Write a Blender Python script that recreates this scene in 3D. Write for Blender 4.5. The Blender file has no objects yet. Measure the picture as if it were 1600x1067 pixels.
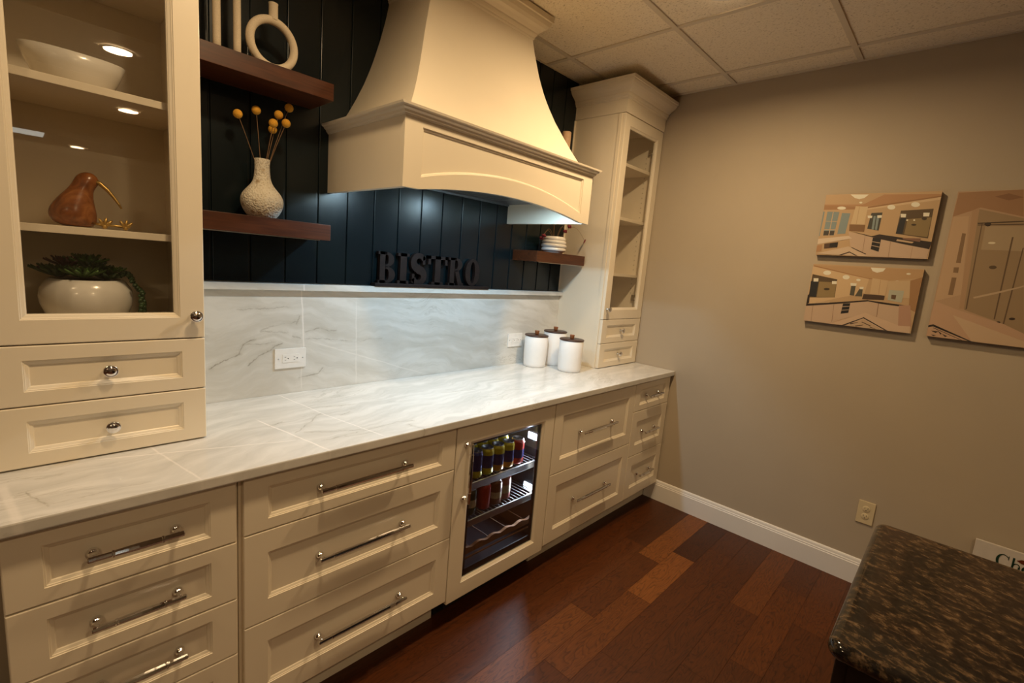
import bpy, bmesh, math, random
from math import sin, cos, pi, radians, sqrt
from mathutils import Vector, Matrix
random.seed(7)
SC = bpy.context.scene
COL = SC.collection

# ------------------------------------------------------------------ materials
def nmat(name):
    m = bpy.data.materials.new(name); m.use_nodes = True
    nt = m.node_tree; b = nt.nodes['Principled BSDF']
    return m, nt, b
def lin(c):
    return tuple(((v/255)/12.92 if v/255 <= .04045 else ((v/255+.055)/1.055)**2.4) for v in c)
def setb(b, color=None, rough=None, metal=None, spec=None, coat=None, trans=None, ior=None):
    if color is not None: b.inputs['Base Color'].default_value = (*color, 1)
    if rough is not None: b.inputs['Roughness'].default_value = rough
    if metal is not None: b.inputs['Metallic'].default_value = metal
    if spec is not None: b.inputs['Specular IOR Level'].default_value = spec
    if coat is not None: b.inputs['Coat Weight'].default_value = coat; b.inputs['Coat Roughness'].default_value = .12
    if trans is not None: b.inputs['Transmission Weight'].default_value = trans
    if ior is not None: b.inputs['IOR'].default_value = ior
def N(nt, t, **kw):
    n = nt.nodes.new(t)
    for k, v in kw.items():
        if k in n.inputs: n.inputs[k].default_value = v
        else: setattr(n, k, v)
    return n
def L(nt, a, b): nt.links.new(a, b)
def coords(nt, scale=(1,1,1), rot=(0,0,0), loc=(0,0,0), kind='Object'):
    tc = N(nt, 'ShaderNodeTexCoord'); mp = N(nt, 'ShaderNodeMapping')
    mp.inputs['Scale'].default_value = scale; mp.inputs['Rotation'].default_value = rot; mp.inputs['Location'].default_value = loc
    L(nt, tc.outputs[kind], mp.inputs['Vector']); return mp.outputs['Vector']
def ramp(nt, src, stops, interp='LINEAR'):
    r = N(nt, 'ShaderNodeValToRGB'); r.color_ramp.interpolation = interp
    e = r.color_ramp.elements
    while len(e) < len(stops): e.new(.5)
    for k, (p, c) in enumerate(stops):
        e[k].position = p; e[k].color = (*c, 1) if len(c) == 3 else c
    L(nt, src, r.inputs['Fac']); return r.outputs['Color']
def mixc(nt, fac, a, b, mode='MIX'):
    m = N(nt, 'ShaderNodeMix'); m.data_type = 'RGBA'; m.blend_type = mode
    for s, v in ((m.inputs[0], fac), (m.inputs[6], a), (m.inputs[7], b)):
        if hasattr(v, 'node'): L(nt, v, s)
        elif isinstance(v, (int, float)): s.default_value = v
        else: s.default_value = (*v, 1)
    return m.outputs[2]
def bump(nt, b, h, strength=.2, dist=.002):
    n = N(nt, 'ShaderNodeBump'); n.inputs['Strength'].default_value = strength; n.inputs['Distance'].default_value = dist
    L(nt, h, n.inputs['Height']); L(nt, n.outputs['Normal'], b.inputs['Normal'])
def math_(nt, op, a, b=None):
    m = N(nt, 'ShaderNodeMath'); m.operation = op
    for s, v in ((m.inputs[0], a), (m.inputs[1], b)):
        if v is None: continue
        if hasattr(v, 'node'): L(nt, v, s)
        else: s.default_value = v
    return m.outputs[0]

def simple(name, color, rough=.5, metal=0, noise=.03, nscale=40, coat=0, bmp=0, spec=None):
    m, nt, b = nmat(name); setb(b, color, rough, metal, spec=spec)
    if coat: setb(b, coat=coat)
    no = N(nt, 'ShaderNodeTexNoise', Scale=nscale, Detail=3.0); L(nt, coords(nt), no.inputs['Vector'])
    c = ramp(nt, no.outputs['Fac'], [(.3, tuple(v*(1-noise) for v in color)), (.7, tuple(min(1, v*(1+noise)) for v in color))])
    L(nt, c, b.inputs['Base Color'])
    if bmp: bump(nt, b, no.outputs['Fac'], bmp, .001)
    return m

MT = {}
MT['paint'] = simple('cream_cabinet_paint', (.80,.722,.585), .32, noise=.012, nscale=6, coat=.12)
MT['interior'] = simple('cabinet_interior', (.78,.69,.54), .5, noise=.012, nscale=6)
MT['wall'] = simple('greige_wall_paint', (.425,.358,.270), .75, noise=.02, nscale=3, bmp=.05)
MT['white'] = simple('white_trim_paint', (.80,.78,.75), .38, noise=.01, nscale=5)
MT['chrome'] = simple('polished_chrome', (.80,.79,.78), .07, 1, noise=.01)
MT['steel'] = simple('brushed_steel', (.55,.55,.55), .32, 1, noise=.05, nscale=90)
MT['steel_dim'] = simple('coated_steel_wire', (.20,.20,.21), .4, .8, noise=.05)
MT['dark_steel'] = simple('dark_steel', (.16,.17,.19), .38, .7, noise=.05)
MT['black'] = simple('black_plastic', (.012,.012,.013), .4)
MT['liner'] = simple('cooler_liner', (.018,.018,.021), .3)
MT['ivory_plastic'] = simple('almond_plastic', (.62,.52,.33), .35)
MT['white_plastic'] = simple('white_plastic', (.82,.80,.77), .3)
MT['ceramic'] = simple('white_ceramic', (.78,.75,.70), .22, noise=.02, nscale=12, coat=.3)
MT['matte_white'] = simple('matte_white_enamel', (.83,.82,.81), .42, noise=.01)
MT['speckle'] = simple('speckled_stoneware', (.70,.60,.45), .7, noise=.12, nscale=420, bmp=.25)
MT['espresso'] = simple('espresso_wood', (.016,.010,.008), .42, noise=.3, nscale=60)
MT['letter'] = simple('dark_brown_letter', (.012,.0055,.0038), .6, noise=.35, nscale=50, spec=.25)
MT['lid'] = simple('dark_walnut_lid', (.055,.026,.018), .4, noise=.3, nscale=60)
MT['lidknob'] = simple('orange_wood_knob', (.26,.09,.03), .4, noise=.2, nscale=60)
MT['yellow'] = simple('yellow_flower', (.72,.36,.03), .85, noise=.25, nscale=400, bmp=.8)
MT['stem'] = simple('dry_stem', (.22,.12,.05), .7, noise=.2)
MT['greenleaf'] = simple('succulent_green', (.07,.15,.035), .45, noise=.4, nscale=30)
MT['darkleaf'] = simple('dark_green_leaf', (.025,.06,.02), .45, noise=.4, nscale=30)
MT['purpleleaf'] = simple('purple_leaf', (.10,.045,.04), .45, noise=.4, nscale=30)
MT['redleaf'] = simple('burgundy_petal', (.16,.008,.02), .6, noise=.3, nscale=80)
MT['brass'] = simple('aged_brass', (.42,.27,.08), .38, .85, noise=.15)
MT['soil'] = simple('soil', (.03,.02,.012), .9, noise=.4, nscale=200)
MT['tbar'] = simple('ceiling_grid_metal', (.66,.59,.48), .45, noise=.01)
MT['canvas_edge'] = simple('canvas_edge', (.20,.13,.085), .7, noise=.1)
MT['sign_white'] = simple('sign_board', (.60,.56,.52), .5)
MT['sign_green'] = simple('sign_green', (.008,.035,.022), .4)
MT['sign_brown'] = simple('sign_brown', (.13,.03,.012), .4)
MT['candle'] = simple('tan_candle', (.66,.44,.27), .6, noise=.05)
MT['oak'] = simple('cooler_rack_wood', (.16,.065,.02), .5, noise=.2, nscale=60)
MT['gap'] = simple('shadow_gap_filler', (.20,.15,.10), .7)
for nm, c in (('can_yellow',(.75,.62,.03)),('can_blue',(.035,.045,.20)),('can_orange',(.65,.30,.03)),('can_red',(.50,.035,.02)),('can_green',(.03,.06,.03)),('can_cream',(.55,.45,.30)),('can_brown',(.20,.08,.04)),('can_paleblue',(.50,.66,.80)),('can_pink',(.42,.16,.14))):
    MT[nm] = simple(nm, c, .25, .25, noise=.1, nscale=60)

def m_green():
    m, nt, b = nmat('deep_green_panel_paint'); setb(b, (.003,.010,.013), .26, spec=.4)
    no = N(nt, 'ShaderNodeTexNoise', Scale=5.0); L(nt, coords(nt), no.inputs['Vector'])
    L(nt, ramp(nt, no.outputs['Fac'], [(.3,(.0028,.0075,.0095)),(.7,(.0034,.009,.0115))]), b.inputs['Base Color'])
    return m
MT['green'] = m_green()

def m_marble(name, rot, base, seed, plane, org, pale, dark, cloudc):
    m, nt, b = nmat(name); setb(b, base, .16, spec=.5)
    v = coords(nt, (1,1,1), rot, (seed,seed*.7,0))
    d = N(nt, 'ShaderNodeTexNoise', Scale=2.2, Detail=4.0); L(nt, v, d.inputs['Vector'])
    vm = N(nt, 'ShaderNodeVectorMath'); vm.operation = 'MULTIPLY_ADD'
    L(nt, d.outputs['Color'], vm.inputs[0]); vm.inputs[1].default_value = (.30,.30,.30); L(nt, v, vm.inputs[2])
    st = N(nt, 'ShaderNodeMapping'); st.inputs['Scale'].default_value = (1.1, 9.0, 5.0); L(nt, vm.outputs[0], st.inputs['Vector'])
    n1 = N(nt, 'ShaderNodeTexNoise', Scale=1.1, Detail=7.0, Roughness=.6); L(nt, st.outputs[0], n1.inputs['Vector'])
    a = math_(nt, 'ABSOLUTE', math_(nt, 'SUBTRACT', n1.outputs['Fac'], .5))
    vein = ramp(nt, a, [(0,(1,1,1)),(.004,(.5,.5,.5)),(.013,(0,0,0))])
    n2 = N(nt, 'ShaderNodeTexNoise', Scale=1.6, Detail=2.0); L(nt, v, n2.inputs['Vector'])
    mask = ramp(nt, n2.outputs['Fac'], [(.50,(0,0,0)),(.66,(1,1,1))])
    cloud = N(nt, 'ShaderNodeTexNoise', Scale=2.0, Detail=7.0, Roughness=.6); L(nt, st.outputs[0], cloud.inputs['Vector'])
    cc = ramp(nt, cloud.outputs['Fac'], [(.25,cloudc),(.46,tuple((x+y)/2 for x, y in zip(cloudc, base))),(.6,base),(.78,tuple(min(.82,x*1.07) for x in base))])
    col = mixc(nt, math_(nt, 'MULTIPLY', math_(nt, 'MULTIPLY', vein, mask), .5), cc, (.36,.33,.28))
    # individual veins, each a wobbling line between two places on the slab
    tc = N(nt, 'ShaderNodeTexCoord'); wn = N(nt, 'ShaderNodeTexNoise', Scale=13.0, Detail=7.0, Roughness=.68); L(nt, tc.outputs['Object'], wn.inputs['Vector'])
    def layer(segs, amp, soft):
        wob = N(nt, 'ShaderNodeVectorMath'); wob.operation = 'MULTIPLY_ADD'; L(nt, wn.outputs['Color'], wob.inputs[0]); wob.inputs[1].default_value = (amp,amp,amp); L(nt, tc.outputs['Object'], wob.inputs[2])
        tot = None
        for (p0, p1, w, s) in segs:
            q0 = Vector((p0[0]-org[0]+amp/2, p0[1]-org[1]+amp/2)); q1 = Vector((p1[0]-org[0]+amp/2, p1[1]-org[1]+amp/2)); dd = (q1-q0); ln = dd.length; dd.normalize()
            def v3(x, y): return (x,y,0) if plane == 'xy' else (x,0,y)
            def dot(nv, c):
                k = N(nt, 'ShaderNodeVectorMath'); k.operation = 'DOT_PRODUCT'; L(nt, wob.outputs[0], k.inputs[0]); k.inputs[1].default_value = v3(*nv); return math_(nt, 'SUBTRACT', k.outputs['Value'], c)
            per = math_(nt, 'ABSOLUTE', dot((-dd.y, dd.x), -dd.y*q0.x+dd.x*q0.y))
            al = math_(nt, 'ABSOLUTE', dot((dd.x, dd.y), dd.x*q0.x+dd.y*q0.y+ln/2))
            mr = N(nt, 'ShaderNodeMapRange'); mr.interpolation_type = 'SMOOTHSTEP'; L(nt, per, mr.inputs['Value']); mr.inputs['From Min'].default_value = w*(1-soft); mr.inputs['From Max'].default_value = w; mr.inputs['To Min'].default_value = s; mr.inputs['To Max'].default_value = 0
            me = N(nt, 'ShaderNodeMapRange'); me.interpolation_type = 'SMOOTHSTEP'; L(nt, al, me.inputs['Value']); me.inputs['From Min'].default_value = ln*.40; me.inputs['From Max'].default_value = ln*.53; me.inputs['To Min'].default_value = 1; me.inputs['To Max'].default_value = 0
            f = math_(nt, 'MULTIPLY', mr.outputs[0], me.outputs[0]); tot = f if tot is None else math_(nt, 'MAXIMUM', tot, f)
        return tot
    brk = N(nt, 'ShaderNodeTexNoise', Scale=38.0, Detail=3.0); L(nt, tc.outputs['Object'], brk.inputs['Vector'])
    bk = ramp(nt, brk.outputs['Fac'], [(.34,(.10,.10,.10)),(.60,(1,1,1))])
    col = mixc(nt, math_(nt, 'MULTIPLY', layer(dark, .042, .95), bk), col, (.19,.165,.12))
    col = mixc(nt, math_(nt, 'MULTIPLY', layer([(a_, b_, w_*6, s_*.35) for a_, b_, w_, s_ in dark], .060, .98), 1.0), col, (.42,.39,.33))
    col = mixc(nt, layer(pale, .012, .75), col, (.86,.82,.78))
    L(nt, col, b.inputs['Base Color'])
    return m
MT['marble'] = m_marble('white_marble', (0,0,radians(-10)), (.71,.695,.665), 0., 'xy', (-1.55,-.33),
    [((-2.285,-.02),(-2.239,-.349),.0035,.8),((-2.245,-.32),(-2.175,-.665),.0035,.8),((-2.455,-.28),(-2.372,-.68),.0045,.85),((-2.90,-.39),(-2.40,-.545),.004,.7),((-2.78,-.30),(-2.71,-.68),.004,.5),((-3.06,-.45),(-3.035,-.68),.012,.5)],
    [((-2.405,-.478),(-2.236,-.327),.0035,.5),((-2.389,-.479),(-2.205,-.567),.004,.5),((-2.344,-.585),(-2.06,-.560),.004,.45),((-2.08,-.56),(-2.0,-.580),.003,.5),((-2.05,-.60),(-2.025,-.675),.0035,.7),((-2.27,-.255),(-2.08,-.290),.005,.5),((-2.44,-.375),(-2.39,-.352),.006,.55),((-2.20,-.39),(-2.145,-.362),.004,.45),
     ((-1.69,-.33),(-1.49,-.365),.0028,.6),((-1.43,-.42),(-1.20,-.50),.003,.3),((-2.167,-.604),(-2.36,-.582),.003,.4),((-1.30,-.25),(-1.10,-.34),.003,.3),((-3.02,-.52),(-2.99,-.63),.004,.6),((-3.0,-.62),(-2.80,-.61),.003,.35)], (.54,.53,.50))
MT['marble_v'] = m_marble('white_marble_splash', (radians(-90),0,radians(8)), (.69,.675,.635), 2.3, 'xz', (-1.55,.914),
    [((-2.195,1.40),(-2.178,1.08),.0045,.8),((-1.948,1.30),(-1.936,.90),.0035,.45),((-2.19,1.12),(-2.188,.92),.003,.4),((-2.16,1.13),(-1.55,.92),.004,.4)],
    [((-2.53,1.046),(-2.42,1.094),.0035,.75),((-2.432,1.085),(-2.405,1.135),.0035,.75),((-2.414,1.128),(-2.36,1.150),.0035,.7),((-2.40,1.040),(-2.34,1.092),.0032,.7),((-2.348,1.087),(-2.262,1.128),.0035,.7),((-2.40,1.127),(-2.29,1.133),.003,.5),
     ((-2.176,1.167),(-2.118,1.182),.0032,.7),((-2.125,1.181),(-2.035,1.166),.0035,.6),((-2.175,1.143),(-1.95,1.118),.0028,.45),((-1.95,1.118),(-1.80,1.124),.0025,.35),((-2.20,.975),(-2.11,.985),.004,.6),((-2.115,.982),(-2.088,1.012),.003,.55),
     ((-2.355,1.183),(-2.265,1.207),.004,.4),((-2.275,1.206),(-2.20,1.214),.003,.5),((-2.355,1.182),(-2.24,1.170),.003,.4),((-2.232,1.154),(-2.19,1.144),.005,.55),((-2.44,1.266),(-2.22,1.272),.003,.4),((-2.209,1.20),(-2.20,1.24),.003,.5)], (.54,.515,.46))

def m_granite():
    m, nt, b = nmat('brown_granite'); setb(b, (.05,.04,.03), .1, spec=.5)
    v = coords(nt, (1,1,1), (0,0,radians(-73)))
    st = N(nt, 'ShaderNodeMapping'); st.inputs['Scale'].default_value = (1.0, 1.55, 1.0); L(nt, v, st.inputs['Vector'])
    n1 = N(nt, 'ShaderNodeTexNoise', Scale=42.0, Detail=6.0, Roughness=.72); L(nt, st.outputs[0], n1.inputs['Vector'])
    n2 = N(nt, 'ShaderNodeTexNoise', Scale=90.0, Detail=3.0); L(nt, st.outputs[0], n2.inputs['Vector'])
    c = ramp(nt, n1.outputs['Fac'], [(.36,(.007,.006,.006)),(.47,(.014,.011,.010)),(.52,(.034,.023,.0145)),(.575,(.085,.053,.030)),(.70,(.17,.115,.068))])
    c2 = ramp(nt, n2.outputs['Fac'], [(.35,(.02,.018,.018)),(.5,(.5,.5,.5)),(.68,(1,1,1))])
    L(nt, mixc(nt, .55, c, c2, 'MULTIPLY'), b.inputs['Base Color'])
    return m
MT['granite'] = m_granite()

def m_wood(name, c1, c2, c3, scale=(1.5,22,22), rough=.4):
    m, nt, b = nmat(name); setb(b, c2, rough)
    v = coords(nt, scale)
    n1 = N(nt, 'ShaderNodeTexNoise', Scale=2.2, Detail=6.0, Roughness=.6, Distortion=1.2); L(nt, v, n1.inputs['Vector'])
    L(nt, ramp(nt, n1.outputs['Fac'], [(.28,c1),(.5,c2),(.72,c3)]), b.inputs['Base Color'])
    bump(nt, b, n1.outputs['Fac'], .06, .001)
    return m
MT['walnut'] = m_wood('walnut_shelf', (.034,.0085,.0022), (.070,.0185,.0048), (.105,.031,.0085))
MT['bird_wood'] = m_wood('carved_acacia', (.085,.026,.009), (.24,.078,.02), (.38,.15,.045), (7,20,9), .26)
MT['island_wood'] = simple('dark_island_wood', (.008,.005,.004), .45, noise=.3)

def m_floor():
    m, nt, b = nmat('hickory_planks'); setb(b, (.15,.05,.02), .42, spec=.35)
    at = N(nt, 'ShaderNodeAttribute'); at.attribute_name = 'plank'
    sep = N(nt, 'ShaderNodeSeparateColor'); L(nt, at.outputs['Color'], sep.inputs[0])
    tc = N(nt, 'ShaderNodeTexCoord')
    off = N(nt, 'ShaderNodeCombineXYZ'); L(nt, math_(nt, 'MULTIPLY', sep.outputs[1], 37.), off.inputs[0]); L(nt, math_(nt, 'MULTIPLY', sep.outputs[2], 23.), off.inputs[1])
    vm = N(nt, 'ShaderNodeVectorMath'); vm.operation = 'ADD'; L(nt, tc.outputs['Object'], vm.inputs[0]); L(nt, off.outputs[0], vm.inputs[1])
    st = N(nt, 'ShaderNodeMapping'); st.inputs['Scale'].default_value = (2.2, 11, 1); L(nt, vm.outputs[0], st.inputs['Vector'])
    n1 = N(nt, 'ShaderNodeTexNoise', Scale=1.5, Detail=3.0, Roughness=.5, Distortion=.6); L(nt, st.outputs[0], n1.inputs['Vector'])
    rings = math_(nt, 'FRACT', math_(nt, 'MULTIPLY', n1.outputs['Fac'], 13.))
    g = ramp(nt, rings, [(0,(.35,.35,.35)),(.14,(.75,.75,.75)),(.6,(1,1,1)),(.90,(.9,.9,.9)),(1,(.35,.35,.35))])
    st2 = N(nt, 'ShaderNodeMapping'); st2.inputs['Scale'].default_value = (9, 160, 1); L(nt, vm.outputs[0], st2.inputs['Vector'])
    n2 = N(nt, 'ShaderNodeTexNoise', Scale=1., Detail=4.0, Roughness=.6); L(nt, st2.outputs[0], n2.inputs['Vector'])
    fine = ramp(nt, n2.outputs['Fac'], [(.3,(.72,.72,.72)),(.6,(1.0,1.0,1.0))])
    base = ramp(nt, sep.outputs[0], [(0,(.042,.0095,.0015)),(.5,(.105,.027,.0040)),(1,(.22,.068,.012))])
    c = mixc(nt, .75, base, g, 'MULTIPLY'); c = mixc(nt, .85, c, fine, 'MULTIPLY')
    L(nt, c, b.inputs['Base Color'])
    bump(nt, b, n2.outputs['Fac'], .12, .0008)
    return m
MT['floor'] = m_floor()

def m_tile():
    m, nt, b = nmat('acoustic_ceiling_tile'); setb(b, (.62,.54,.43), .85)
    v = coords(nt)
    n1 = N(nt, 'ShaderNodeTexNoise', Scale=95.0, Detail=3.0, Roughness=.6); L(nt, v, n1.inputs['Vector'])
    st = N(nt, 'ShaderNodeMapping'); st.inputs['Scale'].default_value = (1, .6, 1); L(nt, v, st.inputs['Vector'])
    vo = N(nt, 'ShaderNodeTexNoise', Scale=170.0, Detail=1.0, Distortion=.8); L(nt, st.outputs[0], vo.inputs['Vector'])
    c = ramp(nt, vo.outputs['Fac'], [(.28,(.54,.47,.36)),(.40,(.84,.76,.62)),(.7,(.88,.80,.66))])
    L(nt, c, b.inputs['Base Color'])
    h = math_(nt, 'ADD', n1.outputs['Fac'], vo.outputs['Fac'])
    bump(nt, b, h, .45, .002)
    return m
MT['tile'] = m_tile()

def m_glass(name, tint=(1,1,1), refl=1.0):
    # thin architectural pane: mostly clear, mirror reflection by Fresnel
    m, nt, b = nmat(name)
    nt.nodes.remove(b); out = nt.nodes['Material Output']
    tr = N(nt, 'ShaderNodeBsdfTransparent'); tr.inputs['Color'].default_value = (*tint, 1)
    gl = N(nt, 'ShaderNodeBsdfGlossy'); gl.inputs['Roughness'].default_value = .01; gl.inputs['Color'].default_value = (refl,refl,refl,1)
    fr = N(nt, 'ShaderNodeFresnel'); ge = N(nt, 'ShaderNodeNewGeometry')
    io = math_(nt, 'SUBTRACT', 1.5, math_(nt, 'MULTIPLY', ge.outputs['Backfacing'], 1.5-1/1.5)); L(nt, io, fr.inputs['IOR'])
    mx = N(nt, 'ShaderNodeMixShader'); L(nt, fr.outputs[0], mx.inputs[0]); L(nt, tr.outputs[0], mx.inputs[1]); L(nt, gl.outputs[0], mx.inputs[2])
    L(nt, mx.outputs[0], out.inputs['Surface']); return m
MT['glass'] = m_glass('cabinet_glass', (.985,.985,.98))
MT['smoked'] = m_glass('cooler_glass', (.80,.82,.84))

def m_emit(name, c, s):
    m, nt, b = nmat(name); setb(b, c, .4)
    b.inputs['Emission Color'].default_value = (*c, 1); b.inputs['Emission Strength'].default_value = s
    return m
WARM = (1.0,.702,.378); COOL = (.52,.79,1.0)
MT['lamp'] = m_emit('lit_lamp_lens', (1,.86,.66), 14)
MT['led'] = m_emit('hood_led', (.82,.92,1), 12)
MT['cooler_led'] = m_emit('cooler_led', (.78,.88,1), 16)
MT['tube'] = m_emit('fluorescent_diffuser', (.95,.97,.85), 3.5)

def m_pits():
    m, nt, b = nmat('pitted_stoneware'); setb(b, (.66,.60,.48), .75)
    v = coords(nt)
    vo = N(nt, 'ShaderNodeTexVoronoi', Scale=150.0); L(nt, v, vo.inputs['Vector'])
    no = N(nt, 'ShaderNodeTexNoise', Scale=45.0, Detail=4.0); L(nt, v, no.inputs['Vector'])
    c = ramp(nt, math_(nt, 'ADD', vo.outputs['Distance'], math_(nt, 'MULTIPLY', no.outputs['Fac'], .45)), [(.28,(.20,.13,.07)),(.38,(.58,.51,.39)),(.7,(.74,.69,.58))])
    vo2 = N(nt, 'ShaderNodeTexVoronoi', Scale=22.0); L(nt, v, vo2.inputs['Vector'])
    c = mixc(nt, ramp(nt, vo2.outputs['Distance'], [(.10,(.75,.75,.75)),(.24,(0,0,0))]), c, (.33,.22,.10))
    L(nt, c, b.inputs['Base Color']); bump(nt, b, vo.outputs['Distance'], .9, .003); return m
MT['pits'] = m_pits()

def m_attr(name):
    m, nt, b = nmat(name); setb(b, (1,1,1), .55)
    at = N(nt, 'ShaderNodeAttribute'); at.attribute_name = 'ink'; L(nt, at.outputs['Color'], b.inputs['Base Color']); return m
MT['print'] = m_attr('printed_canvas')

# ------------------------------------------------------------------ mesh builder
class MB:
    def __init__(s): s.v = []; s.f = []; s.mi = []; s.sm = []; s.cur = 0
    def add(s, vs, fs, smooth=False):
        o = len(s.v); s.v += [tuple(map(float, p)) for p in vs]
        for f in fs: s.f.append([o+i for i in f]); s.mi.append(s.cur); s.sm.append(smooth)
        return s
    def box(s, x0, x1, y0, y1, z0, z1, bev=0):
        if bev > 0: return s.bbox(x0,x1,y0,y1,z0,z1,bev)
        v = [(x,y,z) for z in (z0,z1) for y in (y0,y1) for x in (x0,x1)]
        return s.add(v, [(0,2,3,1),(4,5,7,6),(0,1,5,4),(2,6,7,3),(0,4,6,2),(1,3,7,5)])
    def bbox(s, x0, x1, y0, y1, z0, z1, b):
        bm = bmesh.new(); vs = [bm.verts.new((x,y,z)) for z in (z0,z1) for y in (y0,y1) for x in (x0,x1)]
        for f in [(0,2,3,1),(4,5,7,6),(0,1,5,4),(2,6,7,3),(0,4,6,2),(1,3,7,5)]: bm.faces.new([vs[i] for i in f])
        bmesh.ops.bevel(bm, geom=bm.edges[:], offset=b, segments=2, profile=.6, affect='EDGES')
        bm.verts.index_update()
        s.add([v.co[:] for v in bm.verts], [[v.index for v in f.verts] for f in bm.faces]); bm.free(); return s
    def loops(s, L_, closed=True, cap0=False, cap1=False, smooth=False):
        n = len(L_[0]); vs = [p for l in L_ for p in l]; fs = []
        for a in range(len(L_)-1):
            for i in range(n if closed else n-1):
                j = (i+1) % n; fs.append((a*n+i, a*n+j, (a+1)*n+j, (a+1)*n+i))
        if cap0: fs.append(tuple(range(n))[::-1])
        if cap1: fs.append(tuple((len(L_)-1)*n+i for i in range(n)))
        return s.add(vs, fs, smooth)
    def lathe(s, prof, c=(0,0,0), axis='z', n=32, cap0=True, cap1=True, smooth=True, sx=1, sy=1, ang=0):
        R = []
        for r, h in prof:
            l = []
            for i in range(n):
                t = 2*pi*i/n; a, b_ = r*cos(t)*sx, r*sin(t)*sy
                a, b_ = a*cos(ang)-b_*sin(ang), a*sin(ang)+b_*cos(ang)
                p = {'z': (a,b_,h), 'y': (a,h,-b_), 'x': (h,a,b_)}[axis]
                l.append((p[0]+c[0], p[1]+c[1], p[2]+c[2]))
            R.append(l)
        return s.loops(R, True, cap0, cap1, smooth)
    def tube(s, pts, r, n=10, cap=True, smooth=True, closed=False):
        P = [Vector(p) for p in pts]; m = len(P); rr = r if isinstance(r, (list, tuple)) else [r]*m
        R = []; up = Vector((0,0,1)); prev = None
        for i in range(m):
            if closed: t = P[(i+1) % m]-P[i-1]
            else: t = P[min(i+1,m-1)]-P[max(i-1,0)]
            t.normalize()
            if prev is None:
                u = t.cross(up)
                if u.length < .05: u = t.cross(Vector((1,0,0)))
            else: u = prev-t*prev.dot(t)
            u.normalize(); w = t.cross(u); prev = u
            R.append([tuple(P[i]+(u*cos(2*pi*k/n)+w*sin(2*pi*k/n))*rr[i]) for k in range(n)])
        if closed: R.append(R[0]); return s.loops(R, True, False, False, smooth)
        return s.loops(R, True, cap, cap, smooth)
    def sphere(s, c, r, n=16, m=10, sc=(1,1,1)):
        prof = [(max(1e-5, r*sin(pi*i/m)), -r*cos(pi*i/m)) for i in range(m+1)]
        R = [[(c[0]+q*cos(2*pi*k/n)*sc[0], c[1]+q*sin(2*pi*k/n)*sc[1], c[2]+h*sc[2]) for k in range(n)] for q, h in prof]
        return s.loops(R, True, True, True, True)
    def prism(s, poly, a0, a1, plane='xz'):
        # extrude a 2-D outline along the remaining axis
        def P(p, a): return {'xz': (p[0],a,p[1]), 'xy': (p[0],p[1],a), 'yz': (a,p[0],p[1])}[plane]
        return s.loops([[P(p,a0) for p in poly], [P(p,a1) for p in poly]], True, True, True)
    def build(s, name, mat, parent=None, mats=None, bevel=0, subsurf=0, origin=None, label=None, attr=None):
        me = bpy.data.meshes.new(name)
        org = Vector(origin) if origin is not None else (Vector(ROOT[parent.name]) if parent is not None else Vector((0,0,0)))
        me.from_pydata([tuple(Vector(p)-org) for p in s.v], [], s.f); me.update()
        bm = bmesh.new(); bm.from_mesh(me); bmesh.ops.recalc_face_normals(bm, faces=bm.faces[:]); bm.to_mesh(me); bm.free()
        for m in (mats or [mat]): me.materials.append(MT[m])
        for p, k, sm in zip(me.polygons, s.mi, s.sm): p.material_index = k; p.use_smooth = sm
        if attr:
            ca = me.color_attributes.new(attr[0], 'FLOAT_COLOR', 'CORNER')
            for p in me.polygons:
                c = attr[1][p.index]
                for li in p.loop_indices: ca.data[li].color = (*c, 1)
        o = bpy.data.objects.new(name, me); COL.objects.link(o)
        if parent is not None: o.parent = parent; ROOT[o.name] = tuple(org)
        else: o.location = org; ROOT[o.name] = tuple(org)
        if bevel:
            b = o.modifiers.new('soft', 'BEVEL'); b.width = bevel; b.segments = 2; b.limit_method = 'ANGLE'; b.angle_limit = radians(50)
        if subsurf:
            q = o.modifiers.new('sub', 'SUBSURF'); q.levels = subsurf; q.render_levels = subsurf
        if label: o['label'] = label
        return o
ROOT = {}
def thing(name, loc, label, cat, group=None):
    o = bpy.data.objects.new(name, None); COL.objects.link(o); o.location = loc; o.empty_display_size = .05
    ROOT[o.name] = tuple(loc); o['label'] = label; o['category'] = cat
    if group: o['group'] = group
    return o
def tag(o, label, cat, group=None):
    o['label'] = label; o['category'] = cat
    if group: o['group'] = group
    return o
def struct(o): o['kind'] = 'structure'; return o
def copy_thing(o, loc, label=None):
    c = o.copy(); COL.objects.link(c); c.location = loc
    if label: c['label'] = label
    def kids(src, dst):
        for ch in [x for x in bpy.data.objects if x.parent == src]:
            d = ch.copy(); COL.objects.link(d); d.parent = dst; kids(ch, d)
    kids(o, c); return c

# a recessed-panel front lying in an xz plane, facing -y
def panel(mb, x0, x1, z0, z1, yf, st, rl, th=.02, hole=False, depth=.009):
    def lp(i, j, y): return [(x0+i,y,z0+j),(x1-i,y,z0+j),(x1-i,y,z1-j),(x0+i,y,z1-j)]
    seq = [(0,0,yf+th),(0,0,yf+.0025),(.0008,.0008,yf+.0008),(.0025,.0025,yf)]
    for d, y in ((0,0),(.001,.0022),(.0035,.0028),(.005,.0045),(.0105,.0068),(.0125,depth*.98),(.0135,depth)):
        seq.append((st+d, rl+d, yf+y))
    if hole: seq += [(st+.0135, rl+.0135, yf+th), (0,0,yf+th)]
    R = [lp(*q) for q in seq]
    mb.loops(R, True, not hole, not hole)

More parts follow.
